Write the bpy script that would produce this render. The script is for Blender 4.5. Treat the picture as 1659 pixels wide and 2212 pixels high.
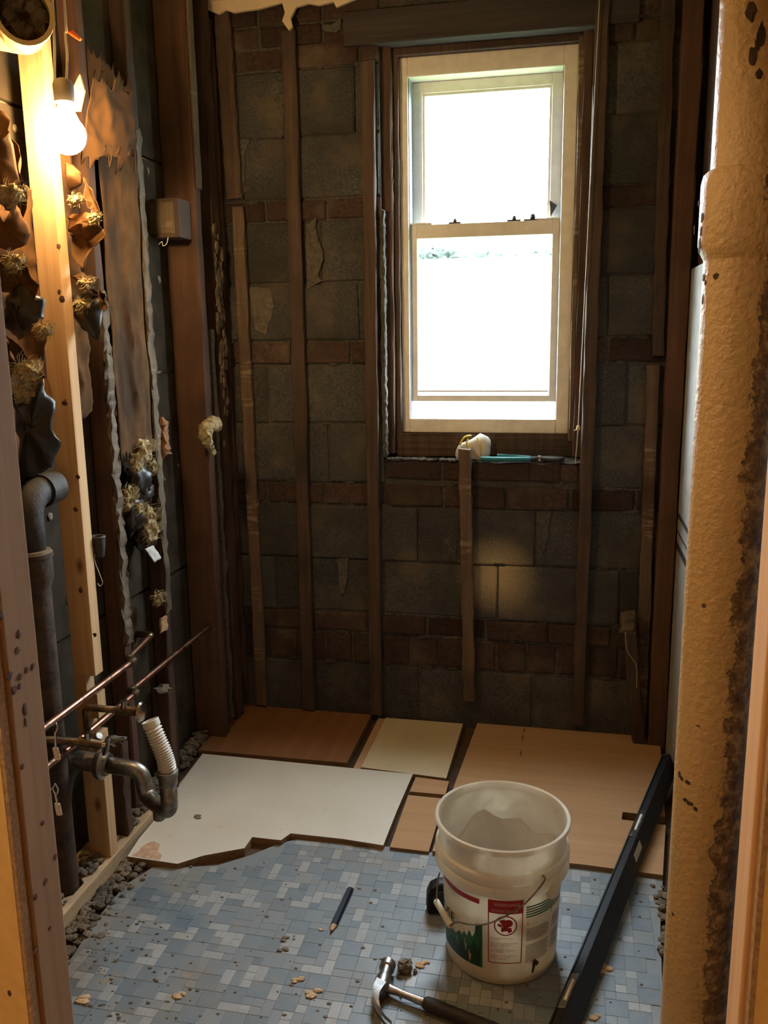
import bpy, bmesh, math, random
from math import sin, cos, pi, radians as R, sqrt
from mathutils import Vector as V, Matrix, noise

# ------------------------------------------------------------------ camera, world, light
for o in list(bpy.data.objects): bpy.data.objects.remove(o)
sc = bpy.context.scene
COL = sc.collection
FPX, PITCH, ROLL, YAW, CZ = 1891.98, 0.201887, -0.014472, 0.213051, 1.38618
fwd = V((-sin(YAW)*cos(PITCH), cos(YAW)*cos(PITCH), -sin(PITCH)))
rgt = V((cos(YAW), sin(YAW), 0)); upv = rgt.cross(fwd)
r2 = rgt*cos(ROLL)+upv*sin(ROLL); u2 = -rgt*sin(ROLL)+upv*cos(ROLL)
cd = bpy.data.cameras.new('camera'); cam = bpy.data.objects.new('camera', cd); COL.objects.link(cam)
cd.sensor_fit = 'HORIZONTAL'; cd.sensor_width = 36; cd.lens = FPX*36/1659; cd.clip_start = .02; cd.clip_end = 400
cam.matrix_world = Matrix.Translation((0, 0, CZ)) @ Matrix((r2, u2, -fwd)).transposed().to_4x4()
sc.camera = cam
SKY, BULB, HALL, EXPO = 56.0, 315.0, 120.0, 0.0
w = bpy.data.worlds.new('overcast_sky'); sc.world = w; w.use_nodes = True
bg = w.node_tree.nodes['Background']; bg.inputs[0].default_value = (.80, .90, 1, 1); bg.inputs[1].default_value = SKY
vs = sc.view_settings
vs.view_transform = 'Standard'; vs.look = 'None'; vs.exposure = EXPO; vs.gamma = 1; vs.use_curve_mapping = False
sc.cycles.use_denoising = True; sc.cycles.max_bounces = 10; sc.cycles.diffuse_bounces = 6
sc.cycles.sample_clamp_indirect = 6; sc.cycles.caustics_reflective = False; sc.cycles.caustics_refractive = False
pl = bpy.data.lights.new('window_sky_portal', 'AREA'); pl.shape = 'RECTANGLE'; pl.size = .56; pl.size_y = 1.18
pl.cycles.is_portal = True
po = bpy.data.objects.new('window_sky_portal', pl); COL.objects.link(po); po.location = (-.305, 3.14, 1.64)
po.rotation_euler = (R(90), 0, R(180))

def ray(px, py): return r2*((px-829.5)/FPX) - u2*((py-1106)/FPX) + fwd
def PY(px, py, y): d = ray(px, py); return V((0, 0, CZ)) + d*(y/d.y)
def PX(px, py, x): d = ray(px, py); return V((0, 0, CZ)) + d*(x/d.x)
def PZ(px, py, z=0.0): d = ray(px, py); return V((0, 0, CZ)) + d*((z-CZ)/d.z)

# ------------------------------------------------------------------ materials
class NT:
    def __init__(s, name):
        s.m = bpy.data.materials.new(name); s.m.use_nodes = True; s.t = s.m.node_tree; s.n = s.t.nodes
        s.b = s.n['Principled BSDF']; s.out = s.n['Material Output']
    def node(s, k, **kw):
        n = s.n.new('ShaderNode'+k)
        for a, v in kw.items(): setattr(n, a, v)
        return n
    def link(s, a, b): s.t.links.new(a, b)
    def coord(s, kind='Object', scale=(1, 1, 1), rnd=False):
        if kind == 'World': src = s.node('NewGeometry').outputs['Position']
        else: src = s.node('TexCoord').outputs[kind]
        m = s.node('Mapping'); s.link(src, m.inputs[0]); m.inputs['Scale'].default_value = scale
        if rnd:
            oi = s.node('ObjectInfo'); mu = s.node('Math', operation='MULTIPLY'); mu.inputs[1].default_value = 37
            s.link(oi.outputs['Random'], mu.inputs[0]); cb = s.node('CombineXYZ')
            for i in range(3): s.link(mu.outputs[0], cb.inputs[i])
            s.link(cb.outputs[0], m.inputs['Location'])
        return m.outputs[0]
    def noise(s, co, scale=5, detail=5, rough=.55, dist=0):
        n = s.node('TexNoise'); n.inputs['Scale'].default_value = scale; n.inputs['Detail'].default_value = detail
        n.inputs['Roughness'].default_value = rough; n.inputs['Distortion'].default_value = dist; s.link(co, n.inputs['Vector'])
        return n.outputs[0]
    def ramp(s, v, stops):
        r = s.node('ValToRGB'); e = r.color_ramp.elements
        while len(e) < len(stops): e.new(.5)
        for el, (p, c) in zip(e, stops):
            el.position = p; el.color = (c, c, c, 1) if not isinstance(c, tuple) else (*c, 1)
        s.link(v, r.inputs[0]); return r.outputs[0]
    def mix(s, f, a, b, mode='MIX'):
        m = s.node('MixRGB', blend_type=mode)
        for i, v in ((0, f), (1, a), (2, b)):
            if isinstance(v, (int, float)): m.inputs[i].default_value = v if i == 0 else (v, v, v, 1)
            elif isinstance(v, tuple): m.inputs[i].default_value = (*v, 1)
            else: s.link(v, m.inputs[i])
        return m.outputs[0]
    def math(s, op, a, b=0.0):
        m = s.node('Math', operation=op)
        for i, v in ((0, a), (1, b)):
            if isinstance(v, (int, float)): m.inputs[i].default_value = v
            else: s.link(v, m.inputs[i])
        return m.outputs[0]
    def rnd(s, lo=.75, hi=1.2):
        oi = s.node('ObjectInfo'); mr = s.node('MapRange'); s.link(oi.outputs['Random'], mr.inputs[0])
        mr.inputs['To Min'].default_value = lo; mr.inputs['To Max'].default_value = hi; return mr.outputs[0]
    def color(s, c):
        if isinstance(c, tuple): s.b.inputs['Base Color'].default_value = (*c, 1)
        else: s.link(c, s.b.inputs['Base Color'])
    def bump(s, h, strength=.4, dist=.01):
        b = s.node('Bump'); b.inputs['Strength'].default_value = strength; b.inputs['Distance'].default_value = dist
        s.link(h, b.inputs['Height']); s.link(b.outputs[0], s.b.inputs['Normal'])
    def set(s, rough=.6, metal=0.0, spec=None):
        if isinstance(rough, (int, float)): s.b.inputs['Roughness'].default_value = rough
        else: s.link(rough, s.b.inputs['Roughness'])
        s.b.inputs['Metallic'].default_value = metal
        if spec is not None: s.b.inputs['Specular IOR Level'].default_value = spec
        return s.m

def wood(name, c1, c2, axis='z', grain=45, rough=.78, knots=None, dirt=None, lo=.8, hi=1.15, bump=.25, lath=None):
    t = NT(name); sc_ = {'z': (1, 1, .045), 'y': (1, .045, 1), 'x': (.045, 1, 1)}[axis]
    co = t.coord('Object', sc_, True); g = t.noise(co, grain, 6, .6, .6)
    c = t.ramp(g, [(.3, c1), (.7, c2)])
    big = t.noise(t.coord('Object', (1, 1, 1), True), 4, 4)
    if dirt: c = t.mix(t.ramp(big, [(.48, 0.0), (.7, .85)]), c, dirt)
    if knots:
        v = t.node('TexVoronoi'); v.inputs['Scale'].default_value = knots[1]; t.link(t.coord('Object', {'z': (1, 1, .5), 'y': (1, .5, 1), 'x': (.5, 1, 1)}[axis], True), v.inputs['Vector'])
        c = t.mix(t.ramp(v.outputs['Distance'], [(.05, 1.0), (.13, 0.0)]), c, knots[0])
    if lath:
        l_ = t.noise(t.coord('Object', (8, 8, 50), True), 1.6, 4, .6); gate = t.ramp(t.noise(t.coord('Object', (1, 1, 1), True), 6, 3), [(.53, 0.0), (.62, .7)])
        c = t.mix(t.math('MULTIPLY', t.ramp(l_, [(.5, 0.0), (.56, 1.0)]), gate), c, lath)
    r = t.rnd(lo, hi); c = t.mix(1.0, c, t_rgb(t, r), 'MULTIPLY')
    t.color(c); t.bump(g, bump, .004); return t.set(rough, 0, .25)
def t_rgb(t, v):
    cb = t.node('CombineXYZ')
    for i in range(3): t.link(v, cb.inputs[i])
    return cb.outputs[0]
def plain(name, c, rough=.6, metal=0.0, var=0.0, scale=30, spec=None):
    t = NT(name)
    if var:
        n = t.noise(t.coord('Object'), scale, 5); t.color(t.ramp(n, [(.3, tuple(x*(1-var) for x in c)), (.7, tuple(min(1, x*(1+var)) for x in c))]))
        t.bump(n, .15, .003)
    else: t.color(c)
    return t.set(rough, metal, spec)

M = {}
M['pine'] = wood('new_pine', (.50, .30, .145), (.66, .43, .225), knots=((.16, .065, .025), 9), lo=.95, hi=1.05, bump=.1)
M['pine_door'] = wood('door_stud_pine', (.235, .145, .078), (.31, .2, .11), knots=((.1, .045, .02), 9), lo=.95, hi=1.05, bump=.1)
M['pine_y'] = wood('new_pine_flat', (.50, .34, .19), (.62, .44, .26), axis='y', dirt=(.3, .22, .14), lo=.95, hi=1.05)
M['old'] = wood('old_lumber', (.06, .033, .021), (.12, .068, .043), dirt=(.042, .027, .018), bump=.5)
M['old_red'] = wood('old_red_lumber', (.085, .042, .026), (.135, .068, .042), dirt=(.06, .033, .022), bump=.4)
M['lintel'] = wood('lintel_wood', (.035, .028, .026), (.065, .05, .045), axis='x', bump=.5)
M['strip'] = wood('furring_wood', (.05, .031, .022), (.10, .064, .045), dirt=(.03, .023, .018), bump=.9)
M['strip_pale'] = wood('furring_wood_pale', (.09, .058, .038), (.165, .108, .07), dirt=(.055, .034, .022), bump=.7, lath=(.29, .21, .135))
M['dusty'] = wood('dusty_lath_wood', (.10, .073, .045), (.19, .14, .09), dirt=(.045, .032, .022), bump=1, lath=(.27, .21, .145))
def masonry(name, c1, c2, fine=170, stain=False, lo=.7, hi=1.25):
    t = NT(name); w_ = t.coord('World'); f = t.noise(w_, fine, 8, .75); b = t.noise(w_, 7, 5, .6)
    c = t.ramp(f, [(.32, tuple(x*.45 for x in c1)), (.5, c1), (.68, c2)])
    c = t.mix(t.ramp(b, [(.5, 0.0), (.66, .55)]), c, (.16, .128, .087))
    c = t.mix(t.ramp(t.noise(w_, 3.1, 4), [(.45, 0.0), (.62, .6)]), c, tuple(x*.5 for x in c1))
    c = t.mix(1.0, c, t_rgb(t, t.rnd(lo, hi)), 'MULTIPLY')
    if stain:
        p = PY(1072, 1245, 2.928); vm = t.node('VectorMath', operation='DISTANCE'); t.link(w_, vm.inputs[0]); vm.inputs[1].default_value = p
        d = t.math('ADD', vm.outputs['Value'], t.math('MULTIPLY', t.math('SUBTRACT', f, .5), .22))
        c = t.mix(t.ramp(d, [(.03, .9), (.15, 0.0)]), c, (.56, .44, .26))
    t.color(c); t.bump(f, .7, .006); return t.set(.92, 0, .15)
M['block'] = masonry('cinder_block', (.076, .073, .07), (.14, .134, .126), stain=True, lo=.72, hi=1.15)
M['brick'] = masonry('red_brick', (.074, .047, .039), (.112, .069, .056), 90, lo=.6, hi=1.15)
M['mortar'] = masonry('mortar', (.095, .087, .077), (.165, .15, .132), 90)
M['plaster'] = masonry('plaster', (.34, .27, .18), (.5, .41, .29), 60)
M['plaster_thin'] = masonry('thin_plaster', (.14, .12, .095), (.2, .17, .135), 60)
M['ceil'] = plain('ceiling_paint', (.62, .5, .34), .8, 0, .12, 9)
M['paint_wall'] = plain('yellow_wall_paint', (.76, .58, .26), .55, 0, .07, 60)
M['gypsum'] = plain('gypsum_edge', (.36, .26, .16), .9, 0, .3, 160)
M['gyp_back'] = plain('gypsum_board_back', (.045, .034, .023), 1.0, 0, .35, 12, .05)
M['drywall'] = plain('old_white_board', (.30, .28, .25), .7, 0, .22, 14)
M['ink'] = plain('black_ink', (.02, .02, .02), .7)
M['frame'] = plain('window_paint', (.80, .76, .69), .5, 0, .1, 25)
M['frame_in'] = plain('sash_paint', (.8, .77, .7), .5, 0, .08, 25)
M['shade'] = plain('shaded_jamb_liner', (.25, .29, .34), .5)  # blue-grey tone paints in the shadow gap between jamb and sash
def glass():
    t = NT('window_glass'); t.n.remove(t.b); tr = t.node('BsdfTransparent'); gl = t.node('BsdfGlossy'); gl.inputs['Roughness'].default_value = .02
    tr.inputs[0].default_value = (.94, .96, .96, 1); mx = t.node('MixShader'); mx.inputs[0].default_value = .05
    t.link(tr.outputs[0], mx.inputs[1]); t.link(gl.outputs[0], mx.inputs[2]); t.link(mx.outputs[0], t.out.inputs[0]); return t.m
M['glass'] = glass()
def tile(name, cs):
    t = NT(name); w_ = t.coord('World'); c = t.mix(t_rgb(t, t.rnd(0, 1)), cs[0], cs[1])
    n1 = t.noise(w_, 5.5, 6, .65); n2 = t.noise(w_, 40, 6, .7)
    c = t.mix(t.ramp(n2, [(.4, 0.0), (.8, .45)]), c, (.27, .27, .265))
    c = t.mix(t.ramp(n1, [(.5, 0.0), (.66, .55)]), c, (.22, .195, .16))
    c = t.mix(t.ramp(t.noise(w_, 13, 5, .7), [(.63, 0.0), (.7, .7)]), c, (.34, .25, .155))
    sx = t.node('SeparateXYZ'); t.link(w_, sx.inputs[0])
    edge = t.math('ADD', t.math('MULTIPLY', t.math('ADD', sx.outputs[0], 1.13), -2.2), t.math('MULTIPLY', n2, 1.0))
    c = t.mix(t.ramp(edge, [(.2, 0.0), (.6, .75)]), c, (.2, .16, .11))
    t.color(c); t.bump(n2, .1, .002); return t.set(t.ramp(n1, [(.3, .32), (.7, .6)]), 0, .4)
M['tile_b'] = tile('vinyl_blue', ((.145, .182, .215), (.185, .22, .25)))
M['tile_m'] = tile('vinyl_grey_blue', ((.20, .228, .25), (.235, .255, .27)))
M['tile_l'] = tile('vinyl_light', ((.31, .32, .325), (.37, .38, .38)))
M['sub'] = wood('dark_subfloor', (.05, .03, .018), (.1, .06, .035), axis='x', dirt=(.03, .02, .012))
M['ply_r'] = wood('orange_plywood', (.40, .225, .11), (.47, .28, .145), axis='x', grain=18, lo=.97, hi=1.03, bump=.05)
M['ply_b'] = wood('brown_hardboard', (.19, .08, .03), (.25, .11, .043), axis='y', grain=18, bump=.05, lo=.97, hi=1.03)
M['ply_e'] = wood('plywood_edge', (.16, .09, .045), (.3, .18, .09), axis='x', grain=90)
def laminate(name, c, stain):
    t = NT(name); w_ = t.coord('World'); n = t.noise(w_, 3, 5); f = t.noise(w_, 40, 6)
    k = t.mix(t.ramp(n, [(.4, 0.0), (.75, .5)]), c, stain); k = t.mix(t.ramp(f, [(.62, 0.0), (.75, .5)]), k, stain)
    t.color(k); return t.set(.45)
M['lam'] = laminate('white_laminate', (.66, .61, .52), (.5, .43, .33))
M['lam2'] = laminate('cream_laminate', (.62, .5, .33), (.45, .33, .19))
M['worn'] = plain('worn_core', (.5, .32, .2), .8, 0, .3, 60)
def peel():
    t = NT('peeling_yellow_paint'); co = t.coord('Object'); n = t.noise(co, 13, 9, .75); f = t.noise(co, 95, 5)
    paint = t.ramp(t.noise(co, 3, 3), [(.3, (.45, .29, .11)), (.7, (.52, .34, .14))])
    rust = t.ramp(t.noise(co, 40, 6, .7), [(.35, (.07, .038, .02)), (.5, (.22, .13, .06)), (.62, (.5, .34, .17))])
    sx = t.node('SeparateXYZ'); t.link(co, sx.inputs[0])
    side = t.math('MULTIPLY', t.math('SUBTRACT', t.math('SUBTRACT', sx.outputs[0], t.math('MULTIPLY', sx.outputs[1], .17)), .012), 10.0)
    low = t.math('MULTIPLY', t.math('SUBTRACT', 1.0, sx.outputs[2]), .12)
    m = t.ramp(t.math('ADD', t.math('ADD', n, side), low), [(.63, 0.0), (.66, 1.0)])
    spots = t.ramp(t.noise(co, 17, 3), [(.715, 0.0), (.73, 1.0)])
    c = t.mix(m, paint, rust); c = t.mix(spots, c, (.07, .04, .025)); t.color(c)
    h = t.math('SUBTRACT', t.math('MULTIPLY', f, .6), t.math('MULTIPLY', m, .8)); t.bump(h, .9, .009); return t.set(.42)
M['peel'] = peel()
def rusty(name, a, b, rough=.8, metal=.2):
    t = NT(name); co = t.coord('Object'); n = t.noise(co, 22, 8, .7); t.color(t.ramp(n, [(.35, a), (.65, b)])); t.bump(n, .6, .008); return t.set(rough, metal)
M['rust'] = rusty('rusty_iron', (.028, .017, .011), (.095, .058, .033))
M['iron'] = rusty('grey_iron', (.02, .017, .015), (.055, .045, .036), .6)
def metal(name, c, c2, rough=.25, sc_=25):
    t = NT(name); n = t.noise(t.coord('Object'), sc_, 6, .6); t.color(t.ramp(n, [(.38, c), (.6, c2)])); t.link(t.ramp(n, [(.3, rough*.7), (.7, min(1, rough*1.9))]), t.b.inputs['Roughness']); t.b.inputs['Metallic'].default_value = 1; return t.m
M['copper'] = metal('tarnished_copper', (.62, .27, .17), (.13, .075, .05), .3)
M['bronze'] = metal('tarnished_brass', (.25, .16, .09), (.1, .065, .04), .4)
M['chrome'] = metal('worn_chrome', (.62, .61, .58), (.38, .34, .28), .18)
M['chrome2'] = metal('dull_chrome', (.42, .4, .36), (.22, .18, .13), .32)
M['steel'] = metal('hammer_steel', (.6, .58, .56), (.3, .26, .24), .25)
M['wire'] = metal('bail_wire', (.4, .33, .24), (.25, .2, .15), .4)
M['white_pl'] = plain('white_plastic', (.72, .68, .6), .45)
M['black'] = plain('black_plastic', (.009, .008, .008), .5, 0, .2, 40, .3)
M['gripb'] = plain('black_rubber', (.022, .018, .016), .6, 0, .3, 60)
M['navy'] = plain('navy_lacquer', (.006, .009, .02), .35)
M['tan'] = plain('bare_cedar', (.5, .3, .17), .7)
M['teal'] = plain('teal_grip', (.01, .16, .17), .4)
M['mask'] = plain('white_mask_fabric', (.62, .58, .52), .85, 0, .06, 30)
M['yellow'] = plain('yellow_elastic', (.7, .5, .03), .6)
def kraft():
    t = NT('kraft_paper'); co = t.coord('Object', (1, 1, 1), True); n = t.noise(co, 12, 6, .6)
    c = t.ramp(n, [(.3, (.085, .04, .015)), (.7, (.15, .074, .028))]); c = t.mix(t.ramp(t.noise(t.coord('Object', (1, 1, .4), True), 6, 4), [(.45, 0.0), (.62, .8)]), c, (.035, .022, .015))
    t.color(c); t.bump(n, .25, .01); return t.set(.9, 0, .08)
M['kraft'] = kraft()
M['foil'] = plain('dark_tar_paper', (.022, .016, .012), .4, 0, .3, 10)
M['wool'] = plain('glass_wool', (.36, .275, .135), .95, 0, .5, 90)
M['rubble'] = plain('rubble', (.14, .108, .075), .95, 0, .5, 22)
M['dust'] = plain('plaster_dust', (.15, .112, .072), .95, 0, .35, 50)
M['chip'] = plain('wood_chip', (.58, .4, .23), .8, 0, .25, 60)
M['stone'] = plain('mortar_lump', (.19, .16, .11), .95, 0, .5, 60)
M['leaf'] = plain('leaves', (.016, .024, .018), .8, 0, .3, 3)
M['ext'] = plain('white_render', (.8, .8, .78), .8)
M['grass'] = plain('lawn', (.12, .17, .07), .9)
M['orange'] = plain('orange_cap', (.75, .12, .02), .4)
M['cable'] = plain('white_cable', (.5, .42, .3), .5)
M['sock'] = plain('grey_socket', (.12, .1, .08), .5)
M['red'] = plain('red_print', (.42, .025, .045), .45)
M['green'] = plain('green_print', (.02, .14, .06), .45, 0, .35, 40)
M['green_d'] = plain('dark_green_print', (.008, .05, .022), .45)
M['grey'] = plain('grey_print', (.2, .19, .17), .5)
M['white_print'] = plain('white_print', (.72, .6, .56), .5)
M['resid'] = plain('joint_compound', (.62, .56, .47), .8, 0, .1, 20)
def bucket_mat():
    t = NT('bucket_plastic'); co = t.coord('Object'); n = t.noise(co, 7, 5); f = t.noise(co, 45, 5)
    c = t.ramp(n, [(.35, (.70, .65, .55)), (.65, (.80, .77, .71))]); c = t.mix(t.ramp(f, [(.6, 0.0), (.8, .5)]), c, (.4, .3, .2))
    t.color(c); t.b.inputs['Subsurface Weight'].default_value = .0; t.b.inputs['Subsurface Radius'].default_value = (.02, .015, .01)
    t.b.inputs['Subsurface Scale'].default_value = .3; tl = t.node('BsdfTranslucent'); tl.inputs[0].default_value = (.95, .88, .74, 1); mx = t.node('MixShader'); t.link(t.ramp(t.noise(co, 11, 3, .5), [(.42, .16), (.6, .5)]), mx.inputs[0])
    t.link(t.b.outputs[0], mx.inputs[1]); t.link(tl.outputs[0], mx.inputs[2]); t.link(mx.outputs[0], t.out.inputs[0]); return t.set(.33)
M['bucket'] = bucket_mat()
def emis(name, c, s):
    t = NT(name); t.n.remove(t.b); e = t.node('Emission'); e.inputs[0].default_value = (*c, 1); e.inputs[1].default_value = s; t.link(e.outputs[0], t.out.inputs[0]); return t.m
M['bulb'] = emis('glowing_bulb', (1, .66, .30), BULB)
M['hall_lamp'] = emis('hall_lamp_glow', (1, .72, .46), HALL)

# ------------------------------------------------------------------ mesh helpers
WO = {}      # world origin of every object made here
class MB:
    def __init__(s, mtx=None): s.v = []; s.f = []; s.mi = []; s.M = mtx; s.k = 0
    def add(s, vs_, fs):
        b = len(s.v)
        s.v += [(s.M @ V(p)) if s.M else V(p) for p in vs_]
        s.f += [tuple(b+i for i in f) for f in fs]; s.mi += [s.k]*len(fs)
    def hexa(s, p): s.add(p, [(0, 3, 2, 1), (4, 5, 6, 7), (0, 1, 5, 4), (1, 2, 6, 5), (2, 3, 7, 6), (3, 0, 4, 7)])
    def box(s, x0, x1, y0, y1, z0, z1):
        s.hexa([(x0, y0, z0), (x1, y0, z0), (x1, y1, z0), (x0, y1, z0), (x0, y0, z1), (x1, y0, z1), (x1, y1, z1), (x0, y1, z1)])
    def loft(s, rings, caps=True, close=True):
        n = len(rings[0]); vs_ = [p for r in rings for p in r]; fs = []
        for i in range(len(rings)-1):
            for j in range(n if close else n-1):
                k = (j+1) % n; fs.append((i*n+j, i*n+k, (i+1)*n+k, (i+1)*n+j))
        if caps: fs += [tuple(range(n))[::-1], tuple((len(rings)-1)*n+j for j in range(n))]
        s.add(vs_, fs)
    def tube(s, pts, r, n=12, caps=True):
        pts = [V(p) for p in pts]; rs = r if isinstance(r, (list, tuple)) else [r]*len(pts); rings = []; ref = None
        for i, p in enumerate(pts):
            d = (pts[min(i+1, len(pts)-1)]-pts[max(i-1, 0)]).normalized()
            if ref is None: ref = d.orthogonal().normalized()
            a = (ref-d*ref.dot(d)); a = a.normalized() if a.length > 1e-5 else d.orthogonal().normalized(); ref = a; b = d.cross(a)
            rings.append([p+(a*cos(2*pi*j/n)+b*sin(2*pi*j/n))*rs[i] for j in range(n)])
        s.loft(rings, caps)
    def lathe(s, prof, n=32, c=(0, 0, 0), caps=False, ax=None):
        c = V(c); q = V((0, 0, 1)).rotation_difference(V(ax)) if ax else None; rings = []
        for r, z in prof:
            ring = [V((r*cos(2*pi*j/n), r*sin(2*pi*j/n), z)) for j in range(n)]
            rings.append([c+((q @ p) if q else p) for p in ring])
        s.loft(rings, caps)
    def poly(s, pts, z0, z1):
        n = len(pts); s.add([(p[0], p[1], z0) for p in pts]+[(p[0], p[1], z1) for p in pts],
              [tuple(range(n))[::-1], tuple(range(n, 2*n))]+[(i, (i+1) % n, n+(i+1) % n, n+i) for i in range(n)])
    def polyY(s, pts, y0, y1):   # outline in x,z
        n = len(pts); s.add([(p[0], y0, p[1]) for p in pts]+[(p[0], y1, p[1]) for p in pts],
              [tuple(range(n)), tuple(range(n, 2*n))[::-1]]+[(i, n+i, n+(i+1) % n, (i+1) % n) for i in range(n)])
    def rough(s, x0, x1, y0, y1, z0, z1, j=.003, seg=26, lean=(0, 0), seed=0):
        rnd = random.Random(seed*7+3); rings = []; c = .003
        for i in range(seg+1):
            t = i/seg; z = z0+(z1-z0)*t; ox, oy = lean[0]*t, lean[1]*t
            base = [(x0+c, y0), (x1-c, y0), (x1, y0+c), (x1, y1-c), (x1-c, y1), (x0+c, y1), (x0, y1-c), (x0, y0+c)]
            rings.append([(a+ox+rnd.uniform(-j, j), b+oy+rnd.uniform(-j, j), z+(rnd.uniform(-j, j)*2 if i in (0, seg) else 0)) for a, b in base])
        s.loft(rings)
    def blob(s, c, r, seed=0, sub=2, amp=.35, sq=(1, 1, 1), fr=1.6):
        bm = bmesh.new(); bmesh.ops.create_icosphere(bm, subdivisions=sub, radius=1); o = V((seed*3.7, seed*1.3, seed*2.1))
        vs_ = []
        for v in bm.verts:
            k = 1+amp*noise.noise(v.co*fr+o)+amp*.5*noise.noise(v.co*fr*2.7+o)
            vs_.append(V(c)+V((v.co.x*sq[0], v.co.y*sq[1], v.co.z*sq[2]))*r*k)
        s.add(vs_, [tuple(v.index for v in f.verts) for f in bm.faces]); bm.free()
    def build(s, name, mat, parent=None, smooth=False, origin=None, bevel=0, kind=None, label=None):
        if origin is None:
            if parent: origin = WO[parent.name]
            else:
                lo = [min(p[i] for p in s.v) for i in range(3)]; hi = [max(p[i] for p in s.v) for i in range(3)]
                origin = V(((lo[0]+hi[0])/2, (lo[1]+hi[1])/2, lo[2]))
        me = bpy.data.meshes.new(name); me.from_pydata([p-origin for p in s.v], [], s.f)
        for m_ in (mat if isinstance(mat, list) else [mat]): me.materials.append(M[m_])
        if isinstance(mat, list): me.polygons.foreach_set('material_index', s.mi)
        bm = bmesh.new(); bm.from_mesh(me); bmesh.ops.recalc_face_normals(bm, faces=bm.faces); bm.to_mesh(me); bm.free()
        if smooth:
            for p in me.polygons: p.use_smooth = True
            if smooth != 'all': me.set_sharp_from_angle(angle=R(38))
        o = bpy.data.objects.new(name, me); COL.objects.link(o)
        if parent: o.parent = parent; o.location = origin-WO[parent.name]
        else: o.location = origin
        WO[o.name] = V(origin)
        if bevel:
            b = o.modifiers.new('bevel', 'BEVEL'); b.width = bevel; b.segments = 2; b.limit_method = 'ANGLE'
        if kind: o['kind'] = kind
        if label: o['label'] = label
        return o
def tag(o, label, cat, group=None):
    o['label'] = label; o['category'] = cat
    if group: o['group'] = group
    return o
def thing(name, loc, label, cat, group=None):
    o = bpy.data.objects.new(name, None); COL.objects.link(o); o.empty_display_size = .05; o.location = loc
    WO[o.name] = V(loc); return tag(o, label, cat, group)
def structure(name, loc):
    o = bpy.data.objects.new(name, None); COL.objects.link(o); o.location = loc; WO[o.name] = V(loc); o['kind'] = 'structure'; return o
def frame_mtx(o, x, y=None, z=(0, 0, 1)):
    x = V(x).normalized(); z = V(z); y = z.cross(x).normalized(); z = x.cross(y)
    m = Matrix((x, y, z)).transposed().to_4x4(); m.translation = V(o); return m
def bez(pts, n=8):
    """smooth path through points (Catmull-Rom)"""
    p = [V(q) for q in pts]; out = []
    for i in range(len(p)-1):
        a, b, c, d = p[max(i-1, 0)], p[i], p[i+1], p[min(i+2, len(p)-1)]
        for k in range(n):
            t = k/n; out.append(.5*((2*b)+(c-a)*t+(2*a-5*b+4*c-d)*t*t+(3*b-a-3*c+d)*t**3))
    return out+[p[-1]]
def rounded(pts, r, n=6):
    """polyline with rounded corners"""
    p = [V(q) for q in pts]; out = [p[0]]
    for a, b, c in zip(p, p[1:], p[2:]):
        u = (a-b).normalized(); w_ = (c-b).normalized(); s0 = b+u*r; s1 = b+w_*r
        for k in range(n+1):
            t = k/n; out.append(s0*(1-t)**2+b*2*t*(1-t)+s1*t*t)
    return out+[p[-1]]
rnd = random.Random(5)

# ------------------------------------------------------------------ the room shell
XL, XB, XR, YB, ZC = -1.16, -1.262, .338, 2.930, 2.43
m = MB(); m.box(-1.5, .6, 1.0, 2.95, -.14, -.012); floor = m.build('floor', 'sub', kind='structure')
m = MB(); m.box(-1.75, 1.55, -1.9, 1.0, -.14, -.004); m.build('floor_hall', 'ply_b', kind='structure')
m = MB(); m.box(-1.75, 1.55, -1.9, 3.14, ZC, ZC+.1); ceiling = m.build('ceiling', 'ceil', kind='structure')
# ragged plaster left along the ceiling edge
top = [(430, 12), (455, 25), (475, 33), (490, 24), (508, 30), (530, 26), (560, 22), (590, 14), (612, 8), (618, 30), (612, 48), (626, 68), (634, 60), (630, 42), (642, 18), (668, 10), (690, 14), (722, 6), (728, 18), (760, 4), (790, -8)]
m = MB(); o_ = [(PY(a, b, 2.9).x, PY(a, b, 2.9).z) for a, b in top]; m.polyY([(-1.3, ZC)]+[(-1.3, o_[0][1])]+o_+[(o_[-1][0], ZC)], 2.888, 2.9)
m.build('torn_plaster_edge', 'ceil', ceiling, label='pale plaster with a torn ragged lower edge')
# back wall: mortar bed with the window hole, then every block and brick
WX0, WX1, WZ0, WZ1 = -.632, .032, .955, 2.275
m = MB(); m.box(-1.5, WX0, YB+.010, 3.14, -.14, 2.5); m.box(WX1, .6, YB+.010, 3.14, -.14, 2.5); m.box(WX0, WX1, YB+.010, 3.14, -.14, WZ0-.004); m.box(WX0, WX1, YB+.010, 3.14, WZ1+.1, 2.5)
wb = m.build('wall_back', 'mortar', kind='structure')
def piece(x0, x1, z0, z1, mat, name, sd):
    q = random.Random(sd); j = lambda a: q.uniform(-a, a); e = .006; yb = YB+.05; yf = YB+q.uniform(-.002, .004)
    if q.random() < .12: yf += .004
    def ring(ins, y, a): return [(x0+ins+j(a), y, z0+ins+j(a)), (x1-ins+j(a), y, z0+ins+j(a)), (x1-ins+j(a), y, z1-ins+j(a)), (x0+ins+j(a), y, z1-ins+j(a))]
    m = MB(); m.loft([ring(0, yb, .001), ring(0, yf+.004, .003), ring(e, yf, .0025)]); m.build(name, mat, wb)
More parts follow.
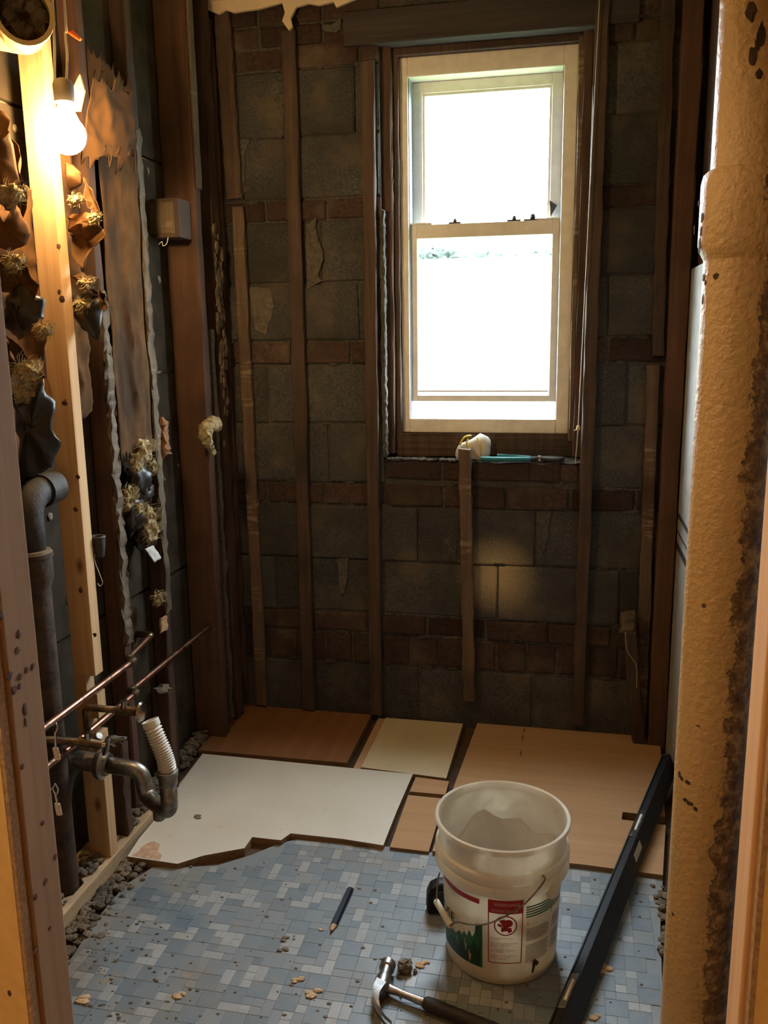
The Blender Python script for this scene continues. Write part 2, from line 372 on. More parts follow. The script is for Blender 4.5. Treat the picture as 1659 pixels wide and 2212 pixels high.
courses = [(2.297, 2.42, 'b2'), (2.228, 2.292, 'b'), (2.024, 2.222, 'k'), (1.826, 2.018, 'k'), (1.758, 1.820, 'b'), (1.557, 1.752, 'k'), (1.366, 1.551, 'k'), (1.286, 1.358, 'b'), (1.083, 1.279, 'k'), (.876, 1.077, 'k'), (.797, .868, 'b'), (.60, .790, 'k'), (.402, .593, 'k'), (.326, .394, 'b'), (.212, .317, 'h'), (-.02, .202, 'k')]
sd = 0
for ci, (z0, z1, k) in enumerate(courses):
    rows = [(z0, z1)] if k != 'b2' else [(z0, z0+.057), (z0+.065, z1)]
    for z0_, z1_ in rows:
        step = {'k': .405, 'b': .212, 'b2': .212, 'h': .104}[k]; off = [0, .19, .07, .28][ci % 4]*(1 if k == 'k' else .5)
        x = -1.45-off; mat = 'block' if k == 'k' else 'brick'
        if k == 'k' and z0_ < .9 and z0_ > .7: mat = 'block'
        while x < .42:
            gj = .0035 if k == 'k' else .005; a, b = x+gj, x+step-gj; x += step; parts = [(a, b)]
            if z1_ > WZ0+.02 and z0_ < WZ1+.1:
                parts = []
                if a < WX0: parts.append((a, min(b, WX0-.001)))
                if b > WX1: parts.append((max(a, WX1+.001), b))
            for a_, b_ in parts:
                a_, b_ = max(a_, -1.42), min(b_, .36)
                zt = z1_
                if a_ >= WX0-.05 and b_ <= WX1+.05 and z0_ < WZ0 < z1_: zt = WZ0-.075
                if b_-a_ > .02: sd += 1; piece(a_, b_, z0_, zt, mat, 'block' if mat == 'block' else 'brick', sd)
# bricks of the window sill course
x = WX0
while x < WX1-.03:
    w_ = rnd.choice([.2, .1, .2]); b = min(x+w_, WX1); sd += 1; piece(x+.004, b-.004, WZ0-.066, WZ0-.002, 'brick', 'brick', sd); x = b
# sill mortar bed and lintel
m = MB(); nx, ny = 34, 8; g = []
for j in range(ny+1):
    for i in range(nx+1):
        x_ = WX0+(WX1-WX0)*i/nx; y_ = YB-.002+.13*j/ny; g.append((x_, y_, WZ0-.006+.014*noise.noise(V((x_*14, y_*18, 1)))+.006+.012*j/ny))
m.add(g, [(j*(nx+1)+i, j*(nx+1)+i+1, (j+1)*(nx+1)+i+1, (j+1)*(nx+1)+i) for j in range(ny) for i in range(nx)])
m.build('mortar_bed', 'mortar', wb, smooth='all')
m = MB(); m.rough(WX0-.003, WX0+.012, YB-.004, YB+.05, .97, 1.78, .0025, 60, seed=91); m.build('reveal_mortar', 'mortar', wb)
m = MB()
for i in range(90): m.blob((rnd.uniform(WX0+.01, WX1-.01) if i % 3 == 0 else rnd.uniform(WX0+.01, -.36), YB+rnd.uniform(-.001, .03), WZ0+.004), rnd.uniform(.004, .011), i+800, 1, .5, (1.4, 1, .6))
m.build('sill_crumbs', 'plaster_thin', wb, kind='stuff')
m = MB(); m.box(WX0-.11, WX1+.13, YB-.012, 3.13, WZ1, WZ1+.1); m.build('lintel', 'lintel', wb, bevel=.004, label='dark timber lintel')
# mortar snots squeezed out of the joints
m = MB()
for i in range(120):
    z0 = rnd.choice(courses)[0]-.004; x = rnd.uniform(-1.2, .3)
    if z0 > WZ0-.02 and WX0-.03 < x < WX1+.03: continue
    m.blob((x, YB+.006, z0), rnd.uniform(.008, .02), i, 1, .6, (1.6, .45, .6))
m.build('mortar_droppings', 'mortar', wb, kind='stuff')
for poly_, mt_ in (([(661, 484), (684, 470), (683, 505), (697, 540), (698, 562), (688, 585), (690, 602), (700, 606), (664, 622)], 'plaster_thin'), ([(577, 175), (612, 165), (616, 285), (606, 300), (576, 290)], 'mortar'), ([(516, 300), (540, 300), (530, 330), (528, 400), (545, 410), (524, 420)], 'mortar'), ([(540, 620), (585, 622), (592, 660), (580, 700), (575, 725), (550, 710)], 'plaster_thin'), ([(1168, 1120), (1190, 1105), (1180, 1180), (1172, 1200)], 'mortar'), ([(728, 1205), (752, 1205), (750, 1260), (738, 1290), (732, 1240)], 'mortar'), ([(693, 60), (735, 44), (738, 62), (725, 70), (700, 66)], 'mortar'), ([(985, 1180), (975, 1160), (955, 1165), (958, 1210), (985, 1215)], 'mortar')):
    m = MB(); pp = [PY(a, b, YB-.002) for a, b in poly_]; fine = []
    for i in range(len(pp)):
        for k in range(6): q_ = pp[i]*(1-k/6)+pp[(i+1) % len(pp)]*(k/6); fine.append((q_.x+.006*noise.noise(q_*60), q_.z+.006*noise.noise(q_*60+V((5, 0, 0)))))
    m.polyY(fine, YB-.003, YB+.02); m.build('mortar_smear', mt_, wb)
# left wall: grey board behind the studs
wl = structure('wall_left', (XB, 2, 0))
for y0, y1, z0, z1 in ((.95, 1.83, 0, 1.19), (.95, 1.83, 1.2, 2.43), (1.84, 2.95, 0, .62), (1.84, 2.95, .63, 1.27), (1.84, 2.95, 1.28, 1.9), (1.84, 2.95, 1.91, 2.43)):
    m = MB(); m.box(XB-.016, XB, y0, y1, z0-.02 if z0 == 0 else z0, z1); m.build('board', 'gyp_back', wl)
m = MB(); m.box(XB-.06, XB-.017, .95, 3.1, -.1, 2.45); m.build('backing', 'gypsum', wl)
m = MB()
for i in range(46): m.blob((XB, rnd.uniform(1.5, 2.8), rnd.uniform(.3, 2.0)), rnd.uniform(.006, .014), i, 1, .5, (.6, 1, 1.2))
m.build('plaster_keys', 'stone', wl, kind='stuff')
# right wall board
wr = structure('wall_right', (XR, 2, 0))
m = MB(); m.box(XR, XR+.014, 1.35, 2.86, -.02, 1.56); m.build('board', 'drywall', wr)
m = MB(); m.box(XR+.02, XR+.08, .98, 3.0, -.1, 2.45); m.build('backing', 'old', wr)
for z0, z1 in ((.80, .815), (.752, .758), (.700, .722)):
    m = MB(); m.box(XR-.0012, XR, 2.55, 2.858, z0, z1); m.build('printed_band', 'ink', wr)
m = MB(); m.blob(PX(1438, 1470, XR), .016, 3, 2, .6, (.7, 1, 1.4)); m.build('plaster_crumb', 'plaster', wr)
# hall wall with the door opening
wf = structure('wall_front', (0, .9, 0))
XD0, XD1 = -.663, .196
m = MB(); m.box(-1.75, XD0-.012, .870, .8855, 0, 2.43); m.box(XD1+.012, 1.55, .870, .8855, 0, 2.43); m.box(XD0-.012, XD1+.012, .870, .8855, 2.06, 2.43); m.build('drywall_sheet', 'paint_wall', wf)
m = MB(); m.box(XD0-.0119, XD0-.006, .8705, .8853, 0, 2.06); m.box(XD1+.006, XD1+.0119, .8705, .8853, 0, 2.06); m.build('cut_edge', 'gypsum', wf)
m = MB(); m.box(-1.75, XD0-.05, .96, .975, 0, 2.43); m.box(XD1+.22, 1.55, .96, .975, 0, 2.43); m.build('inner_sheet', 'gypsum', wf)
m = MB(); m.box(XD0-.06, XD1+.06, .886, .95, 2.07, 2.20); m.build('door_header', 'pine', wf)
for n_, b in (('wall_hall_left', (-1.8, -1.75, -1.9, .97)), ('wall_hall_right', (1.55, 1.6, -1.9, .97)), ('wall_hall_back', (-1.8, 1.6, -1.95, -1.9))):
    m = MB(); m.box(b[0], b[1], b[2], b[3], -.1, 2.5); m.build(n_, 'paint_wall', kind='structure')

# ------------------------------------------------------------------ window
FY = 3.0
win = structure('window_1', (-.305, FY, 1.04))
x0, x1, z0, z1 = -.578, -.012, 1.045, 2.252
ix0, ix1, iz0, iz1 = -.551, -.055, 1.093, 2.192
for n_, b in (('jamb', (x0, ix0, FY, FY+.12, z0, z1)), ('jamb', (ix1, x1, FY, FY+.12, z0, z1)), ('head', (ix0, ix1, FY, FY+.12, iz1, z1)), ('sill', (ix0, ix1, FY-.004, FY+.12, z0, iz0))):
    m = MB(); m.box(*b); m.build(n_, 'frame', win, bevel=.003)
for b in ((ix0-.001, ix0+.003, FY+.008, FY+.11, iz0, iz1), (ix1-.003, ix1+.001, FY+.008, FY+.11, iz0, iz1)):
    m = MB(); m.box(*b); m.build('shaded_jamb_liner', 'shade', win)
def sash(name, xa, xb, za, zb, y0, y1, st, tr, br, lip=True):
    m = MB(); m.box(xa, xa+st, y0, y1, za, zb); m.box(xb-st, xb, y0, y1, za, zb); m.box(xa+st, xb-st, y0, y1, zb-tr, zb); m.box(xa+st, xb-st, y0, y1, za, za+br)
    s_ = m.build(name, 'frame_in', win, bevel=.002)
    m = MB(); m.box(xa+st-.004, xb-st+.004, (y0+y1)/2-.002, (y0+y1)/2+.002, za+br-.004, zb-tr+.004); m.build('pane', 'glass', s_)
    if lip:
        m = MB(); a, b, c, d = xa+st, xb-st, za+br, zb-tr; q = .008
        for bx in ((a, a+q, c, d), (b-q, b, c, d), (a+q, b-q, d-q, d), (a+q, b-q, c, c+q)): m.box(bx[0], bx[1], y0+.006, y0+.012, bx[2], bx[3])
        m.build('glazing_bead', 'frame_in', s_)
    return s_
sash('upper_sash', ix0+.001, ix1-.001, 1.70, iz1-.001, FY+.066, FY+.094, .036, .034, .035)
ls = sash('lower_sash', ix0+.002, ix1-.002, 1.150, 1.738, FY+.02, FY+.05, .023, .045, .022, False)
m = MB(); m.box(ix0+.026, ix1-.026, FY+.016, FY+.024, 1.183, 1.189); m.build('bottom_bead', 'frame_in', ls)
m = MB(); m.box(ix0+.002, ix0+.075, FY+.014, FY+.05, 1.738, 1.743); m.box(ix1-.075, ix1-.002, FY+.014, FY+.05, 1.738, 1.743); m.build('sash_lug', 'frame_in', ls)
for xx, s_ in ((-.40, .9), (-.205, 1.0), (-.145, 1.3)):
    m = MB(); m.box(xx-.022*s_, xx+.022*s_, FY+.022, FY+.046, 1.738, 1.743); m.lathe([(.004, 0), (.008*s_, .004), (.006*s_, .012*s_), (.001, .017*s_)], 10, (xx, FY+.034, 1.742)); m.build('sash_lock', 'iron', ls)
m = MB(); m.polyY([(-.088, 1.75), (-.068, 1.785), (-.092, 1.80)], FY+.04, FY+.052); m.build('corner_clip', 'iron', win)
# rough wooden buck around the frame, each a board
for b, mt in (((WX0, x0-.020, YB+.03, 3.12, WZ0+.02, WZ1), 'old'), ((x0-.020, x0, FY-.022, FY+.06, z0-.02, z1+.02), 'strip'), ((x1, x1+.018, FY-.03, FY+.06, z0-.02, z1+.01), 'strip_pale'), ((x1+.016, WX1, YB+.03, 3.12, WZ0+.02, WZ1), 'old'), ((x0-.02, x1+.02, FY-.02, FY+.1, WZ0+.012, z0), 'strip')):
    m = MB(); m.rough(*b, j=.002, seg=14, seed=int(b[0]*100)); m.build('buck_board', mt, win)
m = MB(); m.box(WX0, x0, FY+.062, 3.12, WZ0, WZ1); m.box(x1, WX1, FY+.062, 3.12, WZ0, WZ1); m.build('light_leak_backing', 'old', win)  # filler added behind the boards to stop light leaking round the frame
m = MB(); m.box(x0-.022, x1+.02, FY-.025, FY+.1, z1, WZ1); m.build('head_board', 'strip', win, bevel=.003)
m = MB(); m.rough(x0-.031, x0-.018, FY-.035, FY-.02, 1.80, 2.24, .002, 18, seed=3); m.build('casing_remnant', 'dusty', win)
# outside: lawn, white neighbouring wall, trees
m = MB(); m.box(-60, 60, 3.2, 120, -1.3, -1.2); m.build('ground_outside', 'grass', kind='structure')
zt = PY(1040, 563, 12).z
m = MB(); m.box(-9, 7, 12, 18, -1.25, zt); nb = thing('neighbour_building', (-1, 15, -1.25), 'pale flat-topped building seen through the lower window pane', 'building'); m.build('wall', 'ext', nb)
m = MB(); m.box(-9.1, 7.1, 11.9, 18.1, zt-.001, zt+.03); m.build('roof_edge', 'ext', nb)
def tree(x, y, h, r, seed, lab):
    t = thing('tree', (x, y, -1.2), lab, 'tree', 'trees beyond the pale building'); m = MB()
    for k in range(9):
        q = random.Random(seed*31+k); m.blob((x+q.uniform(-.6, .6)*r, y+q.uniform(-.4, .4)*r, -1.2+h-r*.75+q.uniform(-.5, .25)*r), r*q.uniform(.4, .6), seed*9+k, 4, .55, (1, 1, .8), 3.2)
    m.build('crown', 'leaf', t, smooth='all'); m = MB(); m.tube([(x, y, -1.22), (x, y, -1.2+h-r)], .18, 8); m.build('trunk', 'old', t)
for i in range(6):
    yy = 34+(i % 3)*4.4; px = 868+i*62; p = PY(px, [536, 524, 545, 530, 540, 526][i], yy); tree(p.x, yy, p.z+1.2, 1.3, i+1, 'leafy tree far beyond the window, over the flat-topped building')

# ------------------------------------------------------------------ furring strips on the block wall
def strip(px0, py0, px1, py1, wd, lab, mat='strip', th=.022, sd=0, lean=None, y=YB-.001, name='furring_strip', j=.0022):
    a, b = PY(px0, py0, y-th), PY(px1, py1, y-th); lo, hi = (b, a) if a.z > b.z else (a, b)
    m = MB(); m.rough(lo.x-wd/2, lo.x+wd/2, y-th, y, lo.z, hi.z, j, 30, ((hi.x-lo.x), 0), sd); return tag(m.build(name, mat), lab, 'furring strip')
strip(478, 30, 505, 430, .055, 'short upper furring strip in the corner, cut off above the lower strip', 'strip', sd=1)
strip(512, 445, 565, 1526, .040, 'worn brown furring strip with lath marks, next to the left corner', 'strip_pale', sd=2)
strip(448, 40, 525, 1500, .030, 'dark crusted furring strip tight in the left corner', 'old', sd=3, j=.004)
strip(622, 66, 667, 1532, .045, 'long brown furring strip under the torn plaster, between two block bays', 'strip', sd=4)
strip(792, 130, 812, 1545, .042, 'dark furring strip along the left side of the window opening', 'strip', sd=5)
strip(1003, 970, 1013, 1512, .041, 'short pale-topped furring strip below the window sill', 'strip_pale', sd=6, th=.03)
strip(1303, -5, 1248, 1568, .040, 'brown furring strip along the right side of the window opening', 'strip', sd=7)
strip(1445, -5, 1422, 770, .036, 'upper furring strip with a broken slanted lower end by the right corner', 'strip', sd=8)
strip(1412, 790, 1383, 1585, .038, 'lower furring strip with lath marks by the right corner', 'strip_pale', sd=9)
a = PY(1358, 1328, 2.87); b = PY(1380, 1592, 2.87)
ZPL = .0115
lt = thing('leaning_batten', (b.x, 2.87, .0), 'short batten leaning in the right corner with torn paper on top', 'batten')
m = MB(); m.rough(b.x-.021, b.x+.021, 2.86, 2.885, ZPL, a.z, .002, 14, (a.x-b.x, 0), 10); m.build('batten', 'strip', lt)
m = MB(); m.rough(a.x-.024, a.x+.020, 2.855, 2.888, a.z-.06, a.z+.004, .005, 5, seed=71); m.build('paper_scrap', 'dusty', lt)
m = MB(); m.tube(bez([(a.x-.01, 2.858, a.z-.05), (a.x+.0, 2.855, a.z-.12), (a.x+.03, 2.858, a.z-.17), (a.x+.035, 2.86, a.z-.25)], 5), .0012, 6); m.build('string', 'cable', lt)
m = MB(); m.rough(.281, XR-.002, 2.862, 2.93, -.012, 2.43, .002, 30, seed=12); tag(m.build('corner_stud', 'old_red'), 'dark red-brown corner stud between block wall and white board', 'stud')
p0, p1 = PY(1275, 395, 2.895), PY(1249, 925, 2.895)
st = thing('pull_string', (p1.x, 2.895, p1.z), 'thin pale string hanging beside the window with an orange bead', 'string')
m = MB(); m.tube([(p0.x+.012, 2.898, 2.43), p0, p1, PY(1243, 1000, 2.9)], .0014, 6); m.build('string', 'cable', st)
m = MB(); m.blob(p1, .007, 2, 2, .2, (1, 1, 1.5)); m.build('bead', 'chip', st)
m = MB(); m.tube([p1, p1+V((-.012, -.002, -.008))], .001, 5); m.build('loose_end', 'cable', st)

# ------------------------------------------------------------------ studs of the left wall
def stud(x0, x1, y0, y1, z0, z1, mat, lab, rough=.0015, sd=0, seg=24):
    m = MB(); m.rough(x0, x1, y0, y1, z0, z1, rough, seg, seed=sd); return tag(m.build('stud', mat), lab, 'stud')
s2 = thing('stud', (-1.19, 1.905, .036), 'new pale pine stud behind the bare bulb, notched for the copper pipes', 'stud')
zn = PY(215, 1475, 1.885).z-.004; zn2 = PY(240, 1570, 1.885).z
for a, b, xa in ((.036, zn2-.022, XL), (zn2-.022, zn2+.02, XL-.028), (zn2+.02, zn-.028, XL), (zn-.028, zn+.02, XL-.028), (zn+.02, 2.43, XL)):
    m = MB(); m.box(-1.221, xa, 1.885, 1.923, a, b); m.build('length', 'pine', s2, bevel=.0015 if b-a > .1 else 0)
DX, DY = -1.2135, PX(88, 1400, -1.2135).y      # where the drain rises through the plate
m = MB(); m.poly([(XB, 1.2), (XL+.005, 1.2), (XL+.005, 2.205), (XB, 2.205), (XB, DY+.042), (DX+.02, DY+.042), (DX+.039, DY+.024), (DX+.039, DY-.024), (DX+.02, DY-.042), (XB, DY-.042)], -.012, .036); pl_ = m.build('sole_plate', 'pine_y', bevel=.003); tag(pl_, 'dusty pine sole plate lying along the foot of the left wall', 'plate')
XS = -1.21
stud(XB+.002, XS, 2.125, 2.163, .036, 2.43, 'old_red', 'dark reddish old stud just behind the new pale stud', .002, 21)
m = MB(); m.rough(XS, XS+.009, 2.127, 2.161, .545, 1.50, .005, 60, seed=4); o = m.build('plaster_crust', 'dusty'); tag(o, 'crumbly dusty plaster crust on the edge of the dark reddish stud', 'plaster')
stud(XB+.002, XS-.004, 2.388, 2.426, -.012, 2.43, 'old', 'old stud with ladder of lath marks beside the brown paper', .002, 22)
m = MB(); m.rough(XS-.004, XS+.004, 2.39, 2.424, .55, 1.95, .004, 60, seed=6); o = m.build('lath_remnant', 'dusty'); tag(o, 'pale lath remnant with notches on the stud by the brown paper', 'lath')
stud(XB+.002, XL+.004, 2.655, 2.70, -.012, 2.43, 'old_red', 'wide reddish-brown old stud near the back corner', .0015, 23)
m = MB(); a = PX(395, 20, XL+.004); m.rough(XL+.004, XL+.014, 2.66, 2.695, 1.83, 2.42, .001, 14, seed=5); tag(m.build('pale_strip', 'dusty'), 'smooth pale wood strip on the upper edge of the wide reddish stud', 'strip')
stud(XB+.002, XL-.005, 2.80, 2.86, -.012, 2.43, 'old', 'black-stained stud in the back corner', .004, 24)
m = MB()
rings = []
for i in range(40):
    t = i/39; z = .045+t*1.36; x_ = XL-.012+.004*noise.noise(V((0, 1, z*9))); y_ = 2.748+.008*noise.noise(V((3, 1, z*7)))
    if .62 < t < .64: pass
    wd = .013+.008*noise.noise(V((5, 2, z*14)))
    rings.append([(x_-wd, y_-.012, z), (x_+wd, y_-.015, z), (x_+wd, y_+.01, z), (x_-wd, y_+.01, z)])
m.loft(rings); tag(m.build('plaster_strip', 'plaster_thin'), 'long ragged pale plaster strip running down the back corner', 'plaster')
m = MB()
for i in range(90):
    z = 1.45+.4*noise.noise(V((i*.7, 0, 0)))-.012*i*.0+rnd.uniform(-.22, .22); m.blob((XL-.004+rnd.uniform(-.002, .003), 2.832+rnd.uniform(-.03, .03), z), rnd.uniform(.005, .013), i+40, 2, .6, (.5, 1, 1.8))
m.build('crumbling_plaster', 'rubble', kind='stuff')['label'] = 'crumbling old plaster lumps clinging to the back corner'
bpy.data.objects['crumbling_plaster']['category'] = 'plaster'
# short cut stud and its fuzzy top
p = PX(368, 1492, -1.2)
ss = thing('stud', (-1.23, 2.366, -.012), 'short cut-off dark stud with a splintered pale top', 'stud')
m = MB(); m.rough(XB+.004, -1.2, 2.347, 2.386, -.012, p.z, .0015, 10, seed=31); m.build('length', 'old', ss)
m = MB(); m.blob((-1.225, 2.364, p.z+.004), .022, 9, 2, .8, (1.2, 1, .5)); m.build('splintered_top', 'plaster', ss)
# second short dark stud with a torn top behind the trap
p = PX(282, 1570, XL)
ss = thing('stud', (XL-.03, 2.0, .036), 'short dark stud with a torn top behind the drain trap', 'stud')
m = MB(); m.rough(XL-.06, XL-.004, 1.985, 2.022, .036, .31, .003, 10, seed=33); m.build('length', 'old', ss)
m = MB(); m.blob((XL-.03, 2.002, .312), .02, 12, 2, .8, (1.5, 1, .5)); m.build('torn_top', 'stone', ss)
p = PX(355, 1352, XS+.004); m = MB(); m.rough(XS-.002, XS+.006, p.y-.022, p.y+.022, p.z-.016, p.z+.03, .002, 4, seed=81); tag(m.build('wood_shim', 'ply_r'), 'small orange wood shim on the lath-marked stud above the pipe end', 'shim')
p, q_ = PX(357, 908, XS), PX(357, 985, XS); m = MB(); m.rough(XS-.01, XS+.012, 2.428, 2.466, q_.z, p.z, .006, 10, seed=83); tag(m.build('wood_fragment', 'ply_b'), 'broken orange-brown wood fragment beside the lath-marked stud', 'fragment')
# metal box on the upper bay
bx = thing('junction_box', (-1.2, 2.55, 1.66), 'dull brown square box fixed between the old studs', 'box')
a, b = PY(312, 430, 2.56), PY(388, 512, 2.56)
m = MB(); m.box(XB+.002, b.x, 2.56, 2.654, b.z, a.z); m.build('box', 'strip', bx, bevel=.003)
m = MB(); m.box(a.x+.012, b.x-.012, 2.557, 2.562, b.z+.012, a.z-.012); m.build('cover', 'dusty', bx)
m = MB(); m.tube(bez([PY(343, 528, 2.56), PY(350, 522, 2.555), PY(352, 531, 2.555), PY(360, 526, 2.56), PY(364, 508, 2.562)], 5), .0012, 6); m.build('wire_tail', 'white_pl', bx)

# ------------------------------------------------------------------ insulation and paper on the left wall
def fuzz(m, a=.0035):
    m.v = [v+V((noise.noise(v*160), noise.noise(v*160+V((9, 0, 0))), noise.noise(v*160+V((0, 9, 0)))))*a+V((noise.noise(v*420), 0, noise.noise(v*420+V((0, 0, 5)))))*a*.6 for v in m.v]
def strands(m, n=70, seed=0, k=1.0):
    q = random.Random(seed+len(m.v)); c = sum(m.v, V())/len(m.v); r = max((v-c).length for v in m.v)
    for i in range(n):
        d = V((q.gauss(0, 1), q.gauss(0, 1), q.gauss(0, 1))).normalized(); a = c+d*r*.55; t = d.orthogonal()*r*q.uniform(.2, .6)*k
        m.tube([a, a+d*r*.35*k+t*.4, a+d*r*.5*k*q.uniform(.6, 1.2)+t], [.0007, .0006, .0003], 3)
def ridged(p): return 1-2*abs(noise.noise(p))
def sheet(name, parent, corners, nu, nv, amp, fr, seed, mat, nrm=(1, -.3, 0), rag=.0, zs=1.0):
    a, b, c, d = [V(q) for q in corners]; n = V(nrm).normalized(); o = V((seed*5.1, seed*2.3, seed*.7)); m = MB(); g = []; q = random.Random(seed)
    rg = [q.uniform(-1, 1) for _ in range(nu+1)]
    for j in range(nv+1):
        for i in range(nu+1):
            u, v_ = i/nu, j/nv; p = (a*(1-u)+b*u)*(1-v_)+(d*(1-u)+c*u)*v_
            if rag and j in (0, nv): p = p+(d-a).normalized()*rag*rg[i]*(1 if j else -1)
            s_ = V((p.x, p.y, p.z*zs)); k = ridged(s_*fr+o)+.4*ridged(s_*fr*2.6+o)
            g.append(p+n*k*amp+V((0, 0, 1))*noise.noise(s_*fr*2+o)*amp*.5)
    m.add(g, [(j*(nu+1)+i, j*(nu+1)+i+1, (j+1)*(nu+1)+i+1, (j+1)*(nu+1)+i) for j in range(nv) for i in range(nu)])
    ob = m.build(name, mat, parent, smooth=True); s_ = ob.modifiers.new('thick', 'SOLIDIFY'); s_.thickness = .0015; return ob
def flap(name, parent, pxs, y, mat, seed, dy=.05, amp=.012):
    """a torn curled scrap of paper: crumpled dish grown from a traced outline on the plane y"""
    pts = [PY(a, b, y) for a, b in pxs]; n0 = len(pts); fine = []
    for i in range(n0):
        a, b = pts[i], pts[(i+1) % n0]
        for k in range(5):
            t = k/5; q = a*(1-t)+b*t; fine.append(q+V((0, 1, 0))*dy*.9*noise.noise(q*17+V((seed, 0, 0)))+V((1, 0, 1))*.006*noise.noise(q*70+V((0, seed, 0))))
    c = sum(pts, V())/n0; sg = 1 if seed % 2 else -1; m = MB(); rings = []
    for k in range(9):
        t = 1-k/8.5; ring = []
        for p in fine:
            q = c+(p-c)*t; w_ = V((q.x, q.y*.3, q.z))
            ring.append(q+V((.25, -1, .15))*(dy*sg*.7*(1-t*t)+amp*(ridged(w_*13+V((seed, 3, 0)))+.5*ridged(w_*31+V((seed, 0, 7))))*(1.2-t)))
        rings.append(ring)
    m.loft(rings, caps=False); m.add(rings[-1], [tuple(range(len(fine)))]); ob = m.build(name, mat, parent, smooth=True)
    s_ = ob.modifiers.new('thick', 'SOLIDIFY'); s_.thickness = .0012; return ob
ins1 = thing('insulation_batt', (-1.22, 1.6, .95), 'torn crumpled brown-paper insulation left of the new pine stud', 'insulation')
sheet('paper_facing', ins1, [(XB+.03, 1.33, 1.11), (XB+.03, 1.885, 1.12), (XB+.03, 1.885, 1.72), (XB+.03, 1.33, 1.72)], 40, 60, .022, 8, 2, 'kraft')
F1 = [[(-20, 235), (12, 250), (30, 300), (40, 380), (28, 470), (5, 440), (-15, 400)], [(20, 300), (48, 340), (58, 420), (50, 470), (28, 430), (18, 370)], [(-10, 440), (40, 450), (68, 500), (60, 530), (20, 545), (-10, 530)],
      [(-5, 545), (55, 575), (92, 620), (80, 660), (30, 640), (0, 620)], [(8, 640), (60, 610), (104, 650), (100, 690), (60, 720), (30, 735), (10, 700)], [(15, 720), (45, 745), (80, 800), (95, 815), (60, 835), (30, 800)],
      [(30, 860), (70, 830), (105, 815), (116, 870), (122, 960), (110, 1010), (70, 1030), (45, 1020), (38, 930)]]
for i, f in enumerate(F1): flap('torn_flap', ins1, f, 1.70+.02*(i % 3), 'foil' if i in (4, 6) else 'kraft', i+1, .04, amp=.014)
for i, (a, b, r) in enumerate([(55, 800, .022), (62, 805, .018), (30, 565, .016), (95, 712, .013), (50, 845, .016), (25, 420, .02)]):
    m = MB(); m.blob(PY(a, b, 1.66), r, i+60, 3, .5, (1.2, 1, .9), 1.8); fuzz(m); strands(m); m.build('wool_tuft', 'wool', ins1)
ins2 = thing('insulation_batt', (-1.2, 1.98, 1.2), 'crumpled curling paper insulation right of the new pine stud', 'insulation')
sheet('paper_facing', ins2, [(XB+.04, 1.93, 1.15), (XB+.06, 2.03, 1.2), (XB+.06, 2.03, 1.98), (XB+.04, 1.93, 1.98)], 14, 60, .018, 11, 5, 'kraft')
F2 = [[(140, 345), (178, 375), (175, 400), (150, 415), (138, 390)], [(180, 380), (200, 410), (222, 460), (215, 480), (190, 450), (178, 410)], [(148, 465), (195, 460), (222, 480), (220, 500), (190, 520), (150, 500)],
      [(150, 505), (190, 500), (222, 495), (225, 510), (200, 540), (185, 585), (160, 560)], [(153, 596), (180, 592), (212, 602), (214, 640), (200, 635), (175, 615)], [(215, 615), (230, 640), (238, 668), (228, 675), (218, 650)], [(158, 640), (200, 625), (225, 650), (222, 700), (210, 735), (180, 710), (160, 690)]]
for i, f in enumerate(F2): flap('torn_flap', ins2, f, 1.94, 'foil' if i == 6 else 'kraft', i+11, .03, amp=.01)
for i, (a, b, r) in enumerate([(178, 658, .015), (187, 612, .014), (163, 432, .013), (205, 470, .011)]):
    m = MB(); m.blob(PY(a, b, 1.905), r, i+80, 3, .5, (1.1, 1, .8), 1.8); fuzz(m); strands(m); m.build('wool_tuft', 'wool', ins2)
ins3 = thing('insulation_batt', (-1.18, 2.17, .8), 'tall brown paper-faced insulation with rotted lower end between old studs', 'insulation')
sheet('paper_facing', ins3, [(XS-.008, 2.175, 1.06), (XS-.008, 2.376, 1.05), (XS-.006, 2.376, 2.06), (XS-.006, 2.175, 2.1)], 24, 70, .014, 12, 8, 'kraft', rag=.02, zs=.22)
for i, (a, b, r) in enumerate([(308, 975, .03), (295, 1000, .022), (275, 1080, .02), (318, 1120, .03), (322, 1150, .028), (342, 1292, .016), (330, 1010, .016), (280, 1065, .016), (300, 1100, .018), (326, 962, .014)]):
    m = MB(); m.blob(PX(a, b, XS+.006), r, i+90, 3, .5, (.8, 1, 1.2), 1.8); fuzz(m); strands(m); m.build('wool_tuft', 'wool', ins3)
for i, (a, b, r) in enumerate([(300, 1040, .05), (290, 1110, .045), (314, 1062, .034), (310, 1160, .04)]):
    m = MB(); m.blob(PX(a, b, XS-.012), r, i+120, 3, .6, (.5, 1, 1.2), 2.6); m.build('rotted_clump', 'foil', ins3, smooth='all')
sheet('white_scrap', ins3, [PX(312, 1185, XS+.01), PX(330, 1178, XS+.01), PX(347, 1205, XS+.005), PX(333, 1215, XS+.01)], 8, 8, .004, 40, 3, 'mask')
c = PX(452, 938, XL+.02); tf = thing('insulation_tuft', c, 'curled yellow fibreglass tuft stuck on the corner plaster strip', 'insulation')
m = MB(); path = bez([c+V((0, .06, .018)), c+V((.01, .02, .035)), c+V((0, -.02, .02)), c+V((0, -.028, -.01)), c+V((0, .0, -.035)), c+V((0, .02, -.06))], 5)
m.tube(path, [.012+.012*sin(pi*min(1, i/len(path)+.2)) for i in range(len(path))], 10)
m.v = [v+V((noise.noise(v*90), noise.noise(v*90+V((9, 0, 0))), noise.noise(v*90+V((0, 9, 0)))))*.008 for v in m.v]; m.build('fibre_curl', 'wool', tf)
